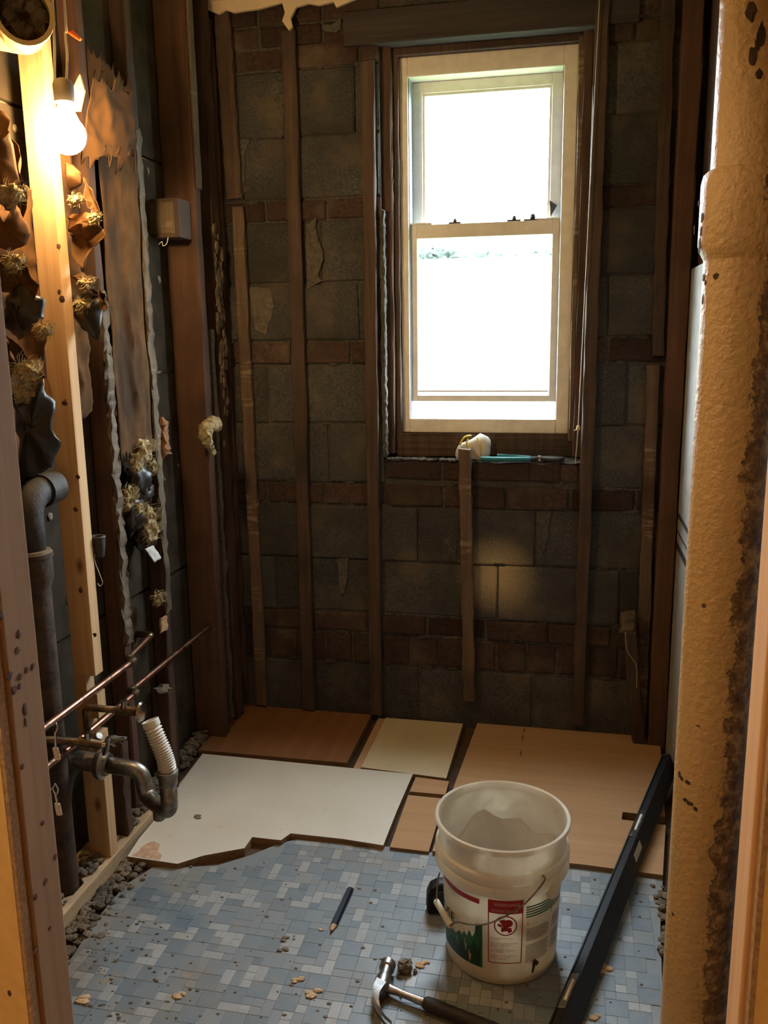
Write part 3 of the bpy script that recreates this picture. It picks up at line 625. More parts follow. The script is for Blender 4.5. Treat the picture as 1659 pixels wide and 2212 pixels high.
# grey paper curtain at the lamp
sheet('paper_scrap', ins2, [PY(165, 345, 2.02), PY(285, 345, 2.2), PY(280, 205, 2.2), PY(190, 165, 2.02)], 26, 26, .014, 9, 21, 'kraft', rag=.035)
m = MB(); pts = [PY(a, b, 1.93) for a, b in ((172, 160), (182, 195), (172, 240), (145, 240), (150, 205))]; m.add([p for p in pts]+[p+V((0, .006, 0)) for p in pts], [(0, 1, 2, 3, 4), (9, 8, 7, 6, 5)]+[(i, (i+1) % 5, 5+(i+1) % 5, 5+i) for i in range(5)])
tag(m.build('wood_splinter', 'pine'), 'pointed pale wood splinter standing just above the bulb', 'splinter')

# ------------------------------------------------------------------ bulb, socket, wires
LB = PY(145, 292, 1.83)
lamp = thing('bare_bulb', LB, 'glowing bare bulb hanging on its wires before the new stud', 'bulb')
m = MB(); rb = .040; prof = [(.0005, -rb)]+[(rb*cos(t), rb*sin(t)) for t in [R(a) for a in range(-75, 46, 12)]]+[(.020, .046), (.0145, .058), (.0145, .064)]
m.lathe(prof, 28, LB); m.build('glass_bulb', 'bulb', lamp, smooth='all')
m = MB(); m.lathe([(.0135, .060), (.0150, .062), (.021, .066), (.022, .100), (.019, .108), (.008, .114), (.0005, .114)], 20, LB); m.build('socket', 'sock', lamp, smooth=True)
for a in (((113, 0), (116, 60), (118, 110), (119, 182)), ((140, 20), (141, 75), (145, 120), (143, 175))):
    m = MB(); y = 1.833; pts = [V((PY(*a[0], y).x, y, 2.43))]+[PY(p[0], p[1], y) for p in a]+[LB+V((.006 if a[0][0] > 120 else -.006, 0, .112))]
    m.tube(bez(pts, 5), .0028, 8); m.build('wire', 'cable', lamp, smooth='all')
p, q = PY(154, 70, 1.86), PY(174, 86, 1.86); m = MB(); m.tube([p, p*.5+q*.5, q], [.006, .005, .0035], 10); m.tube(bez([p, p+V((-.008, 0, .0)), PY(143, 58, 1.84), PY(141, 75, 1.833)], 4), .002, 6); m.build('wire_nut', 'orange', lamp, label='orange wire nut')
# open painted pipe stub near the ceiling
c = PY(52, 28, 1.66); ax = V((.55, -.8, -.15)).normalized()
ps = thing('pipe_stub', c-ax*.1, 'open yellow-painted pipe stub with dark broken mouth above the insulation', 'pipe')
m = MB(); m.lathe([(.05, -.20), (.05, -.05), (.056, -.04), (.056, 0), (.047, 0), (.045, -.12), (.0005, -.12)], 28, c, ax=ax); m.build('stub', 'paint_wall', ps, smooth=True)
m = MB()
for i in range(9): a = i*2.4; m.blob(c-ax*(.03+.008*(i % 3))+V((cos(a)*.025, cos(a)*.012, sin(a)*.025)), .017, i+140, 2, .7)
m.build('packed_debris', 'rubble', ps)
m = MB(); m.tube([c-ax*.20, V((XB-.005, 1.80, c.z+.05))], .05, 20); m.build('run', 'paint_wall', ps, smooth=True)

# ------------------------------------------------------------------ cast iron drain in the left wall
cx_ = -1.2135; cy = PX(88, 1400, cx_).y; pc = PX(88, 1400, cx_)
dr = thing('cast_iron_drain', (cx_, cy, -.012), 'rusty cast iron drain pipe with a hub standing in the left wall', 'pipe')
zh1, zh0 = PY(90, 1195, cy).z, PY(90, 1255, cy).z
m = MB(); m.tube([(cx_, cy, -.012), (cx_, cy, zh0)], .036, 24); m.build('lower_pipe', 'rust', dr, smooth=True)
m = MB(); m.lathe([(.036, zh0-.02), (.041, zh0), (.045, zh0+.008), (.044, zh1-.012), (.0475, zh1-.01), (.0475, zh1), (.030, zh1+.004)], 28, (cx_, cy, 0)); m.build('hub', 'rust', dr, smooth=True)
m = MB(); m.lathe([(.046, zh1), (.043, zh1+.006), (.03, zh1+.008)], 24, (cx_, cy, 0)); m.build('caulk_ring', 'dusty', dr, smooth=True)
ze = PX(95, 1062, cx_).z
m = MB(); m.tube(rounded([(cx_, cy, zh1-.01), (cx_, cy, ze), (cx_+.003, 1.82, ze+.006)], .055, 8), .034, 22); m.build('elbow', 'iron', dr, smooth='all')
m = MB(); m.tube([(cx_+.002, 1.805, ze+.004), (cx_+.004, 1.856, ze+.008)], .040, 24); m.build('coupling', 'iron', dr, smooth=True)
# sanitary branch for the trap
pn = PY(178, 1645, 1.81)
m = MB(); m.tube(rounded([(cx_, cy, pn.z-.12), (cx_, cy+.045, pn.z-.02), (pn.x-.02, 1.81, pn.z)], .03, 6), .027, 18); m.build('branch', 'iron', dr, smooth='all')
# metal strap with wire by the new stud
p = PY(212, 1160, 1.945); sp = thing('pipe_strap', p, 'small galvanised strap cup with a wire loop beside the new stud', 'strap')
m = MB(); m.lathe([(.012, -.05), (.016, -.02), (.017, -.002), (.019, 0), (.017, .004), (.012, .002), (.010, -.03)], 14, p); m.tube([p+V((0, 0, -.03)), V((XL-.01, 1.922, p.z-.03))], .006, 8); m.build('cup', 'iron', sp, smooth=True)
m = MB(); m.tube(bez([p+V((0, -.01, -.03)), p+V((-.008, -.012, -.055)), p+V((.002, -.012, -.09)), p+V((.008, -.01, -.115)), p+V((0, -.01, -.125)), p+V((-.006, -.01, -.118))], 5), .0009, 6); m.build('wire_loop', 'white_pl', sp)

# ------------------------------------------------------------------ copper supplies and stop valves
def L3(px, py, x): return PX(px, py, x)
XPIPE = XL-.004
def supply(name_label, near, e1, e2, far, r=.0085):
    t = thing('copper_supply_pipe', e1, name_label, 'pipe')
    m = MB(); m.tube([near, e1], r, 14); m.build('pipe', 'copper', t, smooth=True)
    m = MB(); m.tube(rounded([e1+(near-e1).normalized()*.03, e1, e2, e2+(far-e2).normalized()*.03], .012, 5), r+.0022, 14); m.build('elbow', 'bronze', t, smooth='all')
    m = MB(); m.tube([e2, far], r, 14); m.build('pipe', 'copper', t, smooth=True); return t
a = L3(100, 1557, XPIPE); e1 = L3(290, 1426, XPIPE); z = e1.z; e1.z = a.z = z
e2 = PY(254, 1414, e1.y); e2.z = z-.002; far = V((e2.x, 2.285, z))
near = V((XPIPE, .97, z)); e2.x = max(e2.x, XS+.022); cp1 = supply('upper copper supply pipe crossing the new stud with a jog', near, e1, e2, far)
z2 = PX(275, 1512, XPIPE).z; yb_ = PX(296, 1497, XPIPE).y
e1 = V((XPIPE, yb_, z2)); e2 = PY(262, 1484, yb_); e2.z = z2-.002; e2.x = max(e2.x, XS+.022)
cp2 = supply('lower copper supply pipe with a jog and two stop valves', V((XPIPE, .97, z2)), e1, e2, V((e2.x, 2.72, z2)))
m = MB(); m.tube(rounded([far-V((0, .02, 0)), far+V((0, .006, 0)), far+V((-.06, .006, 0))], .01, 5), .0105, 14); m.build('elbow', 'bronze', cp1, smooth='all')
# stop valve fed from the upper stub
def valve(parent, c, d, up=(0, 0, 1)):
    """brass stop: body along d, chrome outlet up, oval handle at the end"""
    d = V(d).normalized(); m = MB(); m.tube([c-d*.02, c+d*.03], .0115, 14); vb = m.build('valve_body', 'bronze', parent, smooth=True)
    m = MB(); m.tube([c+V((0, 0, .006)), c+V((0, 0, .020)), c+V((0, 0, .026))], [.008, .008, .0095], 12); m.build('outlet_nut', 'chrome', vb, smooth=True)
    m = MB(); m.lathe([(.0005, .007), (.012, .006), (.022, .003), (.025, -.002), (.021, -.006), (.008, -.006), (.006, -.018)], 18, c+d*.045, ax=d); m.build('handle', 'chrome', vb, smooth=True)
yv = 1.79; el = PY(184, 1528, yv); ve = PY(268, 1528, yv); ve.z = el.z; tee = PY(190, 1602, yv); tee.x = el.x+.002
m = MB(); m.tube(rounded([tee, el, ve], .014, 6), .0085, 14); m.build('riser', 'bronze', cp2, smooth='all'); valve(cp2, ve, (1, 0, 0))
s0 = PY(112, 1590, 1.72); s1 = PY(190, 1604, 1.76); m = MB(); m.tube(rounded([V((s0.x-.012, .97, s0.z)), s0+V((-.012, -.02, 0)), s1], .016, 5), .0095, 14); m.build('stub_out', 'bronze', cp2, smooth=True); valve(cp2, s1, (s1-s0))
m = MB(); m.tube([tee, V((tee.x, tee.y, tee.z-.012)), s1+V((.02, .02, .01))], .0085, 12); m.build('tee', 'chrome', cp2, smooth=True)
# ------------------------------------------------------------------ drain trap
ya = 1.81; za = PY(222, 1650, ya).z; xn = PY(222, 1650, ya).x
tr = thing('drain_trap', (xn+.1, ya, za-.1), 'tarnished chrome sink trap with a white corrugated tailpiece', 'drain trap')
m = MB(); m.tube([(xn-.07, ya, za+.004), (xn, ya, za)], .0235, 22); m.build('wall_stub', 'chrome2', tr, smooth=True)
m = MB(); m.lathe([(.024, -.012), (.036, -.010), (.038, -.004), (.038, .004), (.030, .008), (.027, .016), (.021, .018)], 24, (xn, ya, za), ax=(1, 0, 0)); m.build('slip_nut', 'chrome2', tr, smooth=True)
l1 = PY(312, 1690, ya); l2 = PY(363, 1690, ya-.06); zb = PY(345, 1738, ya-.03).z
m = MB(); path = rounded([(xn, ya, za), (l1.x-.004, ya, za-.008), (l1.x, ya, zb), (l2.x, ya-.06, zb), (l2.x, ya-.06, PY(362, 1682, ya-.06).z)], .030, 9); m.tube(path, .0203, 22); m.build('bend', 'chrome2', tr, smooth='all')
zc = PY(364, 1672, ya-.06).z; c2 = V((l2.x, ya-.06, zc))
m = MB(); m.lathe([(.0195, -.03), (.0222, -.026), (.0222, -.006), (.0252, -.004), (.0252, .008), (.018, .010)], 24, c2); m.build('compression_nut', 'chrome2', tr, smooth=True)
m = MB(); b_ = V(((l1.x+l2.x)/2+.008, ya-.04, zb-.02)); m.lathe([(.014, -.012), (.015, -.008), (.015, .012)], 12, b_, caps=True); m.build('cleanout_plug', 'chrome2', tr, smooth=True)
tp = PY(324, 1556, ya-.05); path = bez([c2+V((0, 0, -.005)), PY(360, 1652, ya-.06), PY(352, 1625, ya-.057), PY(338, 1592, ya-.054), tp], 12)
rs = [.0192+(.0024*(1 if i % 2 else -1) if 8 < i < len(path)-6 else (.0012 if i >= len(path)-6 else -.001)) for i in range(len(path))]
m = MB(); m.tube(path, rs, 22, caps=False); o = m.build('corrugated_tailpiece', 'white_pl', tr, smooth=True, label='white corrugated plastic tailpiece'); s_ = o.modifiers.new('t', 'SOLIDIFY'); s_.thickness = .002
# hanging tags on the door stud
for i, (a, b) in enumerate((((120, 1572), (122, 1628)), ((120, 1705), (126, 1748)))):
    y = .985; p0, p1 = PY(*a, y), PY(*b, y)
    t = thing('hanging_tag', p1, ['white tag on a hooked clip, hanging just under the copper stub', 'white tag on a ring clip, hanging below the hooked tag'][i], 'tag')
    m = MB(); k = [(p0+V((-.004, 0, .003)), p0+V((0, 0, .007)), p0+V((.003, 0, .001)), p0+V((-.001, 0, -.008))), (p0+V((0, 0, .008)), p0+V((.004, 0, 0)), p0+V((0, 0, -.008)), p0+V((-.004, 0, 0)), p0+V((0, 0, .008)))][i]
    m.tube(bez(k, 6), .001, 8); m.tube([p0+V((-.001, 0, -.007)), p1+V((0, 0, .008))], .0016, 8); m.build('swivel_clip', 'chrome', t, smooth=True)
    m = MB(frame_mtx(p1, (.9, -.3, .15))); m.box(-.0048, .0048, -.002, .002, -.009, .009); m.build('tag_plate', 'white_pl', t, bevel=.0015)
    m = MB(); m.tube([V((XD0-.012, .949, p0.z+.007)), p0+V((0, 0, .007))], .0009, 6); m.build('nail', 'iron', t)

# ------------------------------------------------------------------ door studs and the big painted stack
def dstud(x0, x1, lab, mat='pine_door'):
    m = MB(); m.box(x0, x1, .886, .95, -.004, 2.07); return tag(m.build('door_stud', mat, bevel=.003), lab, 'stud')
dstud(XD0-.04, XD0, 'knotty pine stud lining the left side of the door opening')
dstud(XD1, XD1+.04, 'fresh pine stud lining the right side of the door opening', 'pine')
ds = bpy.data.objects['door_stud']
for i, (px, py, w_, h_) in enumerate([(3, 1330, 5, 9), (40, 1370, 5, 12), (37, 1405, 6, 10), (20, 1460, 7, 11), (42, 1462, 7, 9), (57, 1447, 5, 9), (70, 1440, 5, 8), (30, 1492, 6, 12), (42, 1482, 4, 9), (53, 1534, 6, 16), (55, 1560, 3, 12), (48, 1655, 5, 8), (92, 1777, 4, 7), (98, 1905, 5, 8), (76, 1938, 5, 9), (107, 2005, 4, 5), (77, 2055, 8, 5), (120, 1850, 4, 8), (20, 2145, 6, 8)]):
    p = PX(px, py, XD0) if i < 18 else PY(px, py, .870); k = p.y/FPX*1.1
    m = MB(); m.blob(p, 1, i+700, 2, .45, (.0008, w_*k*1.8, h_*k) if i < 18 else (w_*k, .0008, h_*k)); m.build('gouge', 'old_red', ds if i < 18 else wf)
for i, (px, py, w_, h_) in enumerate([(126, 532, 5, 6), (128, 630, 4, 5), (134, 646, 7, 8), (140, 870, 7, 7), (168, 1030, 5, 6), (163, 1100, 6, 6), (174, 1275, 5, 8), (205, 1372, 5, 5)]):
    p = PY(px, py, 1.885); k = 2.0/FPX; m = MB(); m.blob(p, 1, i+740, 2, .5, (w_*k, .0008, h_*k)); m.build('knot', 'old_red', s2)
m = MB(); m.rough(.262, .33, 1.08, 1.17, -.012, 2.43, .002, 26, seed=51); tag(m.build('stud', 'old_red'), 'dark old stud between the painted stack and the right door stud', 'stud')
m = MB(); m.tube(bez([(.30, 1.05, 2.4), (.27, 1.04, 1.6), (.255, 1.05, 1.1), (.22, 1.02, .85), (.25, 1.05, .5), (.3, 1.06, .1)], 8), .005, 8); m.build('electric_cable', 'black', smooth='all'); tag(bpy.data.objects['electric_cable'], 'black cable sagging in the cavity beside the right door stud', 'cable')
sy = 1.53; sx = .258; sr = .0595
stk = thing('soil_stack', (sx, sy, -.012), 'big vertical soil stack pipe in peeling yellow paint with a hub joint', 'pipe')
zh1, zh0 = PY(1510, 372, sy).z, PY(1500, 548, sy).z
m = MB(); m.tube([(sx, sy, -.012+(zh0+.012)*i/30) for i in range(31)], sr, 48); m.build('lower_pipe', 'peel', stk, smooth=True)
m = MB(); m.tube([(sx+.004, sy, zh1-.02+(2.43-zh1+.02)*i/12) for i in range(13)], sr+.001, 48); m.build('upper_pipe', 'peel', stk, smooth=True)
m = MB(); m.lathe([(sr, zh0-.012), (sr+.006, zh0), (sr+.010, zh0+.012), (sr+.010, zh1-.02), (sr+.007, zh1-.006), (sr+.0005, zh1)], 48, (sx, sy, 0)); m.build('hub', 'peel', stk, smooth=True)

def onstack(px, py, rr_):
    d = ray(px, py); o = V((-sx, -sy, 0)); a = d.x**2+d.y**2; b = 2*(o.x*d.x+o.y*d.y); c = o.x**2+o.y**2-rr_**2
    t = (-b-sqrt(max(0, b*b-4*a*c)))/(2*a); return V((0, 0, CZ))+d*t
for i, (px, py, w_, h_) in enumerate([(1517, 470, 7, 10), (1509, 440, 5, 6), (1515, 500, 6, 8), (1511, 532, 7, 14), (1500, 495, 4, 8), (1520, 600, 8, 8), (1524, 610, 5, 5), (1546, 597, 7, 6), (1518, 648, 5, 10), (1468, 1672, 5, 7), (1472, 1681, 6, 6), (1485, 1690, 7, 5), (1480, 1728, 6, 5), (1490, 1736, 8, 5), (1502, 1747, 5, 5), (1626, 120, 7, 16), (1645, 75, 6, 20), (1622, 25, 8, 16), (1637, 95, 5, 10), (1640, 160, 6, 8), (1454, 1975, 4, 4), (1508, 1568, 5, 2)]):
    hub_ = 372 < py < 548; p = onstack(px, py, sr+(.0098 if hub_ else -.0002 if py > 548 else .0006)); k = 1.62/FPX; m = MB()
    nrm_ = V((p.x-sx, p.y-sy, 0)).normalized(); m.M = Matrix((nrm_.cross(V((0, 0, 1))), nrm_, V((0, 0, 1)))).transposed().to_4x4(); m.M.translation = p
    m.blob((0, 0, 0), 1, i+500, 2, .55, (w_*k, .0009, h_*k), 2.2); m.build('paint_chip', 'rust', stk)
# ------------------------------------------------------------------ floor covering
def inside(x, y, P):
    c = False
    for i in range(len(P)):
        a, b = P[i], P[i-1]
        if (a[1] > y) != (b[1] > y) and x < (b[0]-a[0])*(y-a[1])/(b[1]-a[1])+a[0]: c = not c
    return c
edge = [(1432, 1890), (1240, 1864), (930, 1840), (840, 1828), (640, 1812), (600, 1822), (545, 1845), (470, 1868), (400, 1872), (330, 1872), (300, 1892), (270, 1910), (215, 1978), (185, 2020), (160, 2060)]
VP_ = [(PZ(a, b).x, PZ(a, b).y) for a, b in edge]
VP_ = [(-1.085, 1.0), (.213, 1.0), (.215, 1.6), (.24, 1.95)]+VP_
m = MB(); m.poly(VP_, -.012, -.0015); m.build('vinyl_sheet', 'tile_m', floor)
U = .0235; NX, NY = 60, 44; used = [[0]*NY for _ in range(NX)]; tiles = []; q = random.Random(11)
for j in range(NY):
    for i in range(NX):
        if used[i][j]: continue
        opt = []
        free = lambda a, b: i+a <= NX and j+b <= NY and all(not used[i+u][j+v] for u in range(a) for v in range(b))
        for (a, b, wt) in ((2, 2, 5), (2, 1, 2.4), (1, 2, 2.0), (1, 1, 4)):
            if free(a, b): opt.append((a, b, wt))
        r_ = q.uniform(0, sum(o[2] for o in opt))
        for a, b, wt in opt:
            r_ -= wt
            if r_ <= 0: break
        for u in range(a):
            for v in range(b): used[i+u][j+v] = 1
        k = {4: 'b' if q.random() < .78 else 'm', 2: 'l' if q.random() < .40 else 'm', 1: 'l' if q.random() < .5 else ('m' if q.random() < .5 else 'b')}[a*b]
        tiles.append((-1.12+i*U, 1.08+j*U, a, b, k))
vis = []
for x, y, a, b, k in tiles:
    cs = [(x+.001, y+.001), (x+a*U-.001, y+.001), (x+a*U-.001, y+b*U-.001), (x+.001, y+b*U-.001)]
    if all(inside(*c, VP_) for c in cs): vis.append((x, y, a, b, k))
def pix(p):
    d = V(p)-V((0, 0, CZ)); return 829.5+FPX*d.dot(r2)/d.dot(fwd), 1106-FPX*d.dot(u2)/d.dot(fwd)
def show(t):
    a, b = pix((t[0], t[1], 0)); return (a < 150 or a > 1420 or b > 2230 or (940 < a < 1230 and b < 2110)), t[1]-(.3 if t[2]*t[3] == 4 else 0)
vis.sort(key=show); cache = {}
rest = MB()
for n_, (x, y, a, b, k) in enumerate(vis):
    g = .0004
    if n_ < 300:
        if (a, b, k) not in cache:
            m = MB(); e = .0006; w_, h_ = a*U-2*g, b*U-2*g
            m.loft([[(0, 0, -.0016), (w_, 0, -.0016), (w_, h_, -.0016), (0, h_, -.0016)], [(0, 0, -.0003), (w_, 0, -.0003), (w_, h_, -.0003), (0, h_, -.0003)], [(e, e, 0), (w_-e, e, 0), (w_-e, h_-e, 0), (e, h_-e, 0)]])
            ob = m.build('vinyl_tile', 'tile_'+k, floor, origin=V((0, 0, 0))); cache[(a, b, k)] = ob
        else:
            ob = cache[(a, b, k)].copy(); COL.objects.link(ob)
        ob.parent = floor; ob.location = V((x+g, y+g, .0))-floor.location
    else:
        rest.k = 'bml'.index(k); rest.box(x+g, x+a*U-g, y+g, y+b*U-g, -.0016, 0)
rest.build('vinyl_tiles', ['tile_b', 'tile_m', 'tile_l'], floor, kind='stuff')
# boards covering the open floor
def panel(name, pts, zt, th, mat, lab, cat='board', edge='ply_e'):
    m = MB(); n = len(pts); m.k = 0; m.add([(p[0], p[1], zt) for p in pts], [tuple(range(n))]); m.k = 1
    m.add([(p[0], p[1], zt-th) for p in pts]+[(p[0], p[1], zt) for p in pts], [tuple(range(n))[::-1]]+[(i, (i+1) % n, n+(i+1) % n, n+i) for i in range(n)])
    ob = m.build(name, [mat, edge]); return tag(ob, lab, cat)
ZP = .014
w2 = lambda l: [(PZ(a, b, ZP).x, PZ(a, b, ZP).y) for a, b in l]
panel('floor_panel', w2([(438, 1628), (892, 1672), (884, 1690), (858, 1750), (842, 1790), (828, 1826), (740, 1812), (628, 1800), (607, 1815), (545, 1808), (528, 1832), (440, 1848), (383, 1866), (275, 1850), (300, 1812), (350, 1752), (392, 1690)]), ZP, .026, 'lam', 'large white laminate panel with a broken stepped front edge')
panel('floor_panel', [(-1.205, 2.545), (-.688, 2.548), (-.690, 2.922), (-1.205, 2.925), (-1.205, 2.866), (-1.159, 2.866), (-1.159, 2.794), (-1.205, 2.794), (-1.205, 2.705), (-1.152, 2.705), (-1.152, 2.651), (-1.205, 2.651)], ZP-.001, .025, 'ply_b', 'dark brown hardboard panel in the back left corner of the floor')
panel('floor_panel', w2([(833, 1549), (1000, 1562), (964, 1680), (780, 1656)]), ZP-.002, .024, 'lam2', 'small cream panel between the brown and the orange boards')
panel('floor_panel', w2([(898, 1676), (970, 1685), (962, 1714), (885, 1707)]), ZP-.004, .022, 'ply_r', 'little orange-brown board scrap touching the cream panel')
panel('floor_panel', w2([(882, 1714), (960, 1722), (926, 1836), (842, 1826)]), ZP-.005, .021, 'ply_r', 'narrow orange board strip beside the white panel')
rp = w2([(1032, 1557), (1424, 1597), (1432, 1690), (1437, 1762), (1345, 1752), (1343, 1768), (1438, 1780), (1432, 1888), (1250, 1864), (934, 1836), (982, 1692)])
rp = [(x_, min(y_, 2.925)) for x_, y_ in rp]; rp[1:2] = [(.279, 2.925), (.279, 2.859), (rp[1][0], 2.859)]     # cut round the corner stud
panel('floor_panel', rp, ZP-.003, .023, 'ply_r', 'large orange plywood sheet with a sawn slot on the right')
rp_o = bpy.data.objects['floor_panel.005']
for a, b in (((1133, 1572), (1131, 1582)), ((1130, 1588), (1128, 1600)), ((1126, 1622), (1124, 1632))):
    m = MB(); u_, v_ = PZ(*a, ZP-.003), PZ(*b, ZP-.003); m.hexa([(u_.x-.0015, u_.y, ZP-.003), (u_.x+.0015, u_.y, ZP-.003), (v_.x+.0015, v_.y, ZP-.003), (v_.x-.0015, v_.y, ZP-.003), (u_.x-.0015, u_.y, ZP-.0025), (u_.x+.0015, u_.y, ZP-.0025), (v_.x+.0015, v_.y, ZP-.0025), (v_.x-.0015, v_.y, ZP-.0025)]); m.build('pencil_mark', 'ink', rp_o)
# loose bits on the boards
m = MB(); m.rough(-.665, -.64, 2.54, 2.925, -.012, .001, .001, 4, seed=61); tag(m.build('filler_strip', 'tan'), 'thin tan filler strip in the gap beside the cream panel', 'strip')
m = MB(); pts = w2([(385, 1694), (393, 1700), (445, 1632), (438, 1626)]); m.poly(pts, -.012, ZP-.002); tag(m.build('edge_strip', 'ply_r'), 'torn orange wood sliver along the left edge of the white panel', 'strip')
ws = MB(); ws.poly(w2([(300, 1838), (305, 1830), (318, 1822), (330, 1817), (346, 1824), (340, 1838), (350, 1848), (345, 1858), (320, 1855), (285, 1848)]), ZP-.0005, ZP+.0006); tag(ws.build('worn_patch', 'worn'), 'flaked tan worn patch at the corner of the white panel', 'patch')

# ------------------------------------------------------------------ rubble along the left wall
KEEP = [(-1.221, XL, 1.885, 1.923), (XL-.06, XL-.004, 1.985, 2.022), (XB, XS, 2.125, 2.163), (XB, XS, 2.388, 2.426), (XB, XL+.004, 2.655, 2.70), (XB, XL, 2.80, 2.86), (XB, -1.2, 2.347, 2.386), (-1.19, -1.14, 2.73, 2.77), (DX-.036, DX+.036, DY-.036, DY+.036), (sx-.06, sx+.06, sy-.06, sy+.06)]
def heap(name, n, fn, rr, mat, lab, seed):
    q = random.Random(seed); m = MB(); k = 0
    while k < n:
        r_ = q.uniform(*rr); x, y, z = fn(q, r_); e = r_*.9; k += 1
        if any(a-e < x < b+e and c-e < y < d+e for a, b, c, d in KEEP): continue
        m.blob((x, y, z), r_, seed+k, 1, .55, (1.2, 1.2, .8))
    o = m.build(name, mat, kind='stuff'); o['label'] = lab; o['category'] = 'rubble'
heap('rubble', 440, lambda q, r: (XL+.005+r*1.05+abs(q.gauss(0, .030)), q.uniform(1.25, 1.93), -.006+q.uniform(0, .008)), (.003, .011), 'rubble', 'brown crumbled plaster lying along the sole plate edge', 300)
heap('rubble', 430, lambda q, r: (q.uniform(XB+.016, XL-.005-r), q.uniform(1.25, 2.19), .036+r*.55+q.uniform(0, .006)), (.003, .011), 'dust', 'pale rubble lying on top of the sole plate between the studs', 900)
heap('rubble', 560, lambda q, r: (q.uniform(XB+.016, -1.205-r), q.uniform(2.22, 2.86), -.012+r*.6+q.uniform(0, .045)), (.005, .015), 'dust', 'grey plaster rubble filling the wall foot by the back left corner', 1500)
heap('rubble', 150, lambda q, r: (.262+q.uniform(-.03, .04), q.uniform(1.3, 2.1), -.004+q.uniform(0, .01)), (.004, .014), 'dust', 'pale plaster crumbs along the right edge of the tiles', 2100)
dirt = MB(); q = random.Random(8)
for i in range(260):
    px, py = q.uniform(180, 1400), q.uniform(1850, 2205)
    if q.random() < .5: px = 180+abs(q.gauss(0, 140)); 
    p = PZ(px, py, .001)
    if inside(p.x, p.y, VP_) and (p.x+.127)**2+(p.y-1.785)**2 > .128**2: dirt.blob((p.x, p.y, .0005), q.choice([.0015, .002, .003, .004]), i, 1, .5, (1.4, 1, .5))
dirt.build('dirt_specks', 'rubble', kind='stuff'); bpy.data.objects['dirt_specks']['label'] = 'tiny dark dirt specks scattered over the mosaic floor'; bpy.data.objects['dirt_specks']['category'] = 'dirt'
chips = [(643, 2117, 1.0), (675, 2148, 1.3), (385, 2148, 1.2), (615, 2030, .9), (612, 2050, .9), (180, 2165, 1.6), (1306, 2095, 1.5), (915, 2085, 1.2), (695, 2010, .5), (1285, 2200, 1.0), (425, 1764, 1.1)]
labs = ['pale wood chip lying level with the hammer head', 'crumpled tan wood chip left of the hammer claw', 'splintered shaving on the stained tiles', 'dark shaving near the pencil tip', 'small dark flake next to the dark shaving', 'big brown plaster chip near the left door stud', 'long plaster chip right of the black level', 'thin yellowish flakes beside the mortar lump', 'tiny pale crumb beside the pencil point', 'tan splinter near the foot of the level', 'forked dry twig on the white panel']
for i, ((a, b, s_), lb) in enumerate(zip(chips, labs)):
    zz = ZP if i == 10 else 0; p = PZ(a, b, zz); m = MB()
    for k in range(4): m.blob((p.x+rnd.uniform(-.008, .008)*s_, p.y+rnd.uniform(-.009, .009)*s_, zz+.002), .007*s_, i*5+k+400, 1, .6, (1.3, .7, .35))
    tag(m.build('wood_chip' if i not in (5, 6) else 'plaster_chip', 'chip' if i not in (3, 4, 10) else 'stone'), lb, 'chip')
p = PZ(875, 2097); m = MB(); m.blob((p.x, p.y, .012), .0165, 7, 3, .5, (1, 1, .85), 2.2); tag(m.build('mortar_lump', 'stone'), 'rough grey-brown mortar lump between hammer and bucket', 'stone')
p = PZ(897, 2101); m = MB(); m.blob((p.x, p.y, .003), .0055, 9, 2, .5); tag(m.build('mortar_lump', 'stone'), 'pea-sized dark crumb beside the larger mortar lump', 'stone')

# ------------------------------------------------------------------ bucket
BC = V((-.127, 1.785, 0)); H = .337
bk = thing('bucket', BC, 'white plastic pail with wire bail, red warning label and worn print', 'bucket')
def br(z):
    P = [(0, .118), (.006, .1235), (.02, .125), (.225, .1335)]
    for (a, b), (c, d) in zip(P, P[1:]):
        if z <= c: return b+(d-b)*(z-a)/(c-a)
    return .1335
prof = [(.0005, .002), (.116, .002), (.118, 0), (.1225, .002), (.1245, .012), (.125, .02), (.1335, .216), (.139, .219), (.1475, .226), (.149, .230), (.149, .246), (.1475, .249), (.1415, .251), (.1412, .256), (.1475, .259), (.1485, .263), (.1485, .270), (.147, .273), (.1405, .276), (.141, .300), (.1425, .320), (.1480, .323), (.1500, .329), (.1485, .335), (.1445, H), (.1415, .3345), (.140, .322), (.1385, .29), (.130, .22), (.1215, .02), (.118, .010), (.0005, .008)]
m = MB(); m.lathe(prof, 72, BC); m.build('body', 'bucket', bk, smooth=True)
def ang(px, z):   # angle on the pail's front for a photo column
    c = BC+V((0, 0, z)); u, _ = pix(c); h = (px-u)/(FPX*br(z)/((c-V((0, 0, CZ))).dot(fwd))); return math.degrees(math.asin(max(-.985, min(.985, h))))
base_a = math.atan2(-BC.y, -BC.x)
def onb(a, z, lift=.0006): th = base_a+R(a); r_ = br(z)+lift; return BC+V((cos(th)*r_, sin(th)*r_, z))
def zpix(px, py):
    lo, hi = 0, .33
    for _ in range(30):
        mz = (lo+hi)/2; p = onb(ang(px, mz), mz); lo, hi = (mz, hi) if pix(p)[1] > py else (lo, mz)
    return lo
def patch(a0, a1, zlo, zhi, name, mat, lift=.0006, n=24, par=None):
    m = MB(); fl = zlo if callable(zlo) else (lambda t: zlo); fh = zhi if callable(zhi) else (lambda t: zhi); g = []
    for i in range(n+1):
        t = i/n; a = a0+(a1-a0)*t
        for k in range(4): z = fl(t)+(fh(t)-fl(t))*k/3; g.append(onb(a, z, lift))
    m.add(g, [(i*4+k, i*4+4+k, i*4+5+k, i*4+1+k) for i in range(n) for k in range(3)]); return m.build(name, mat, bk)
_tc = {}
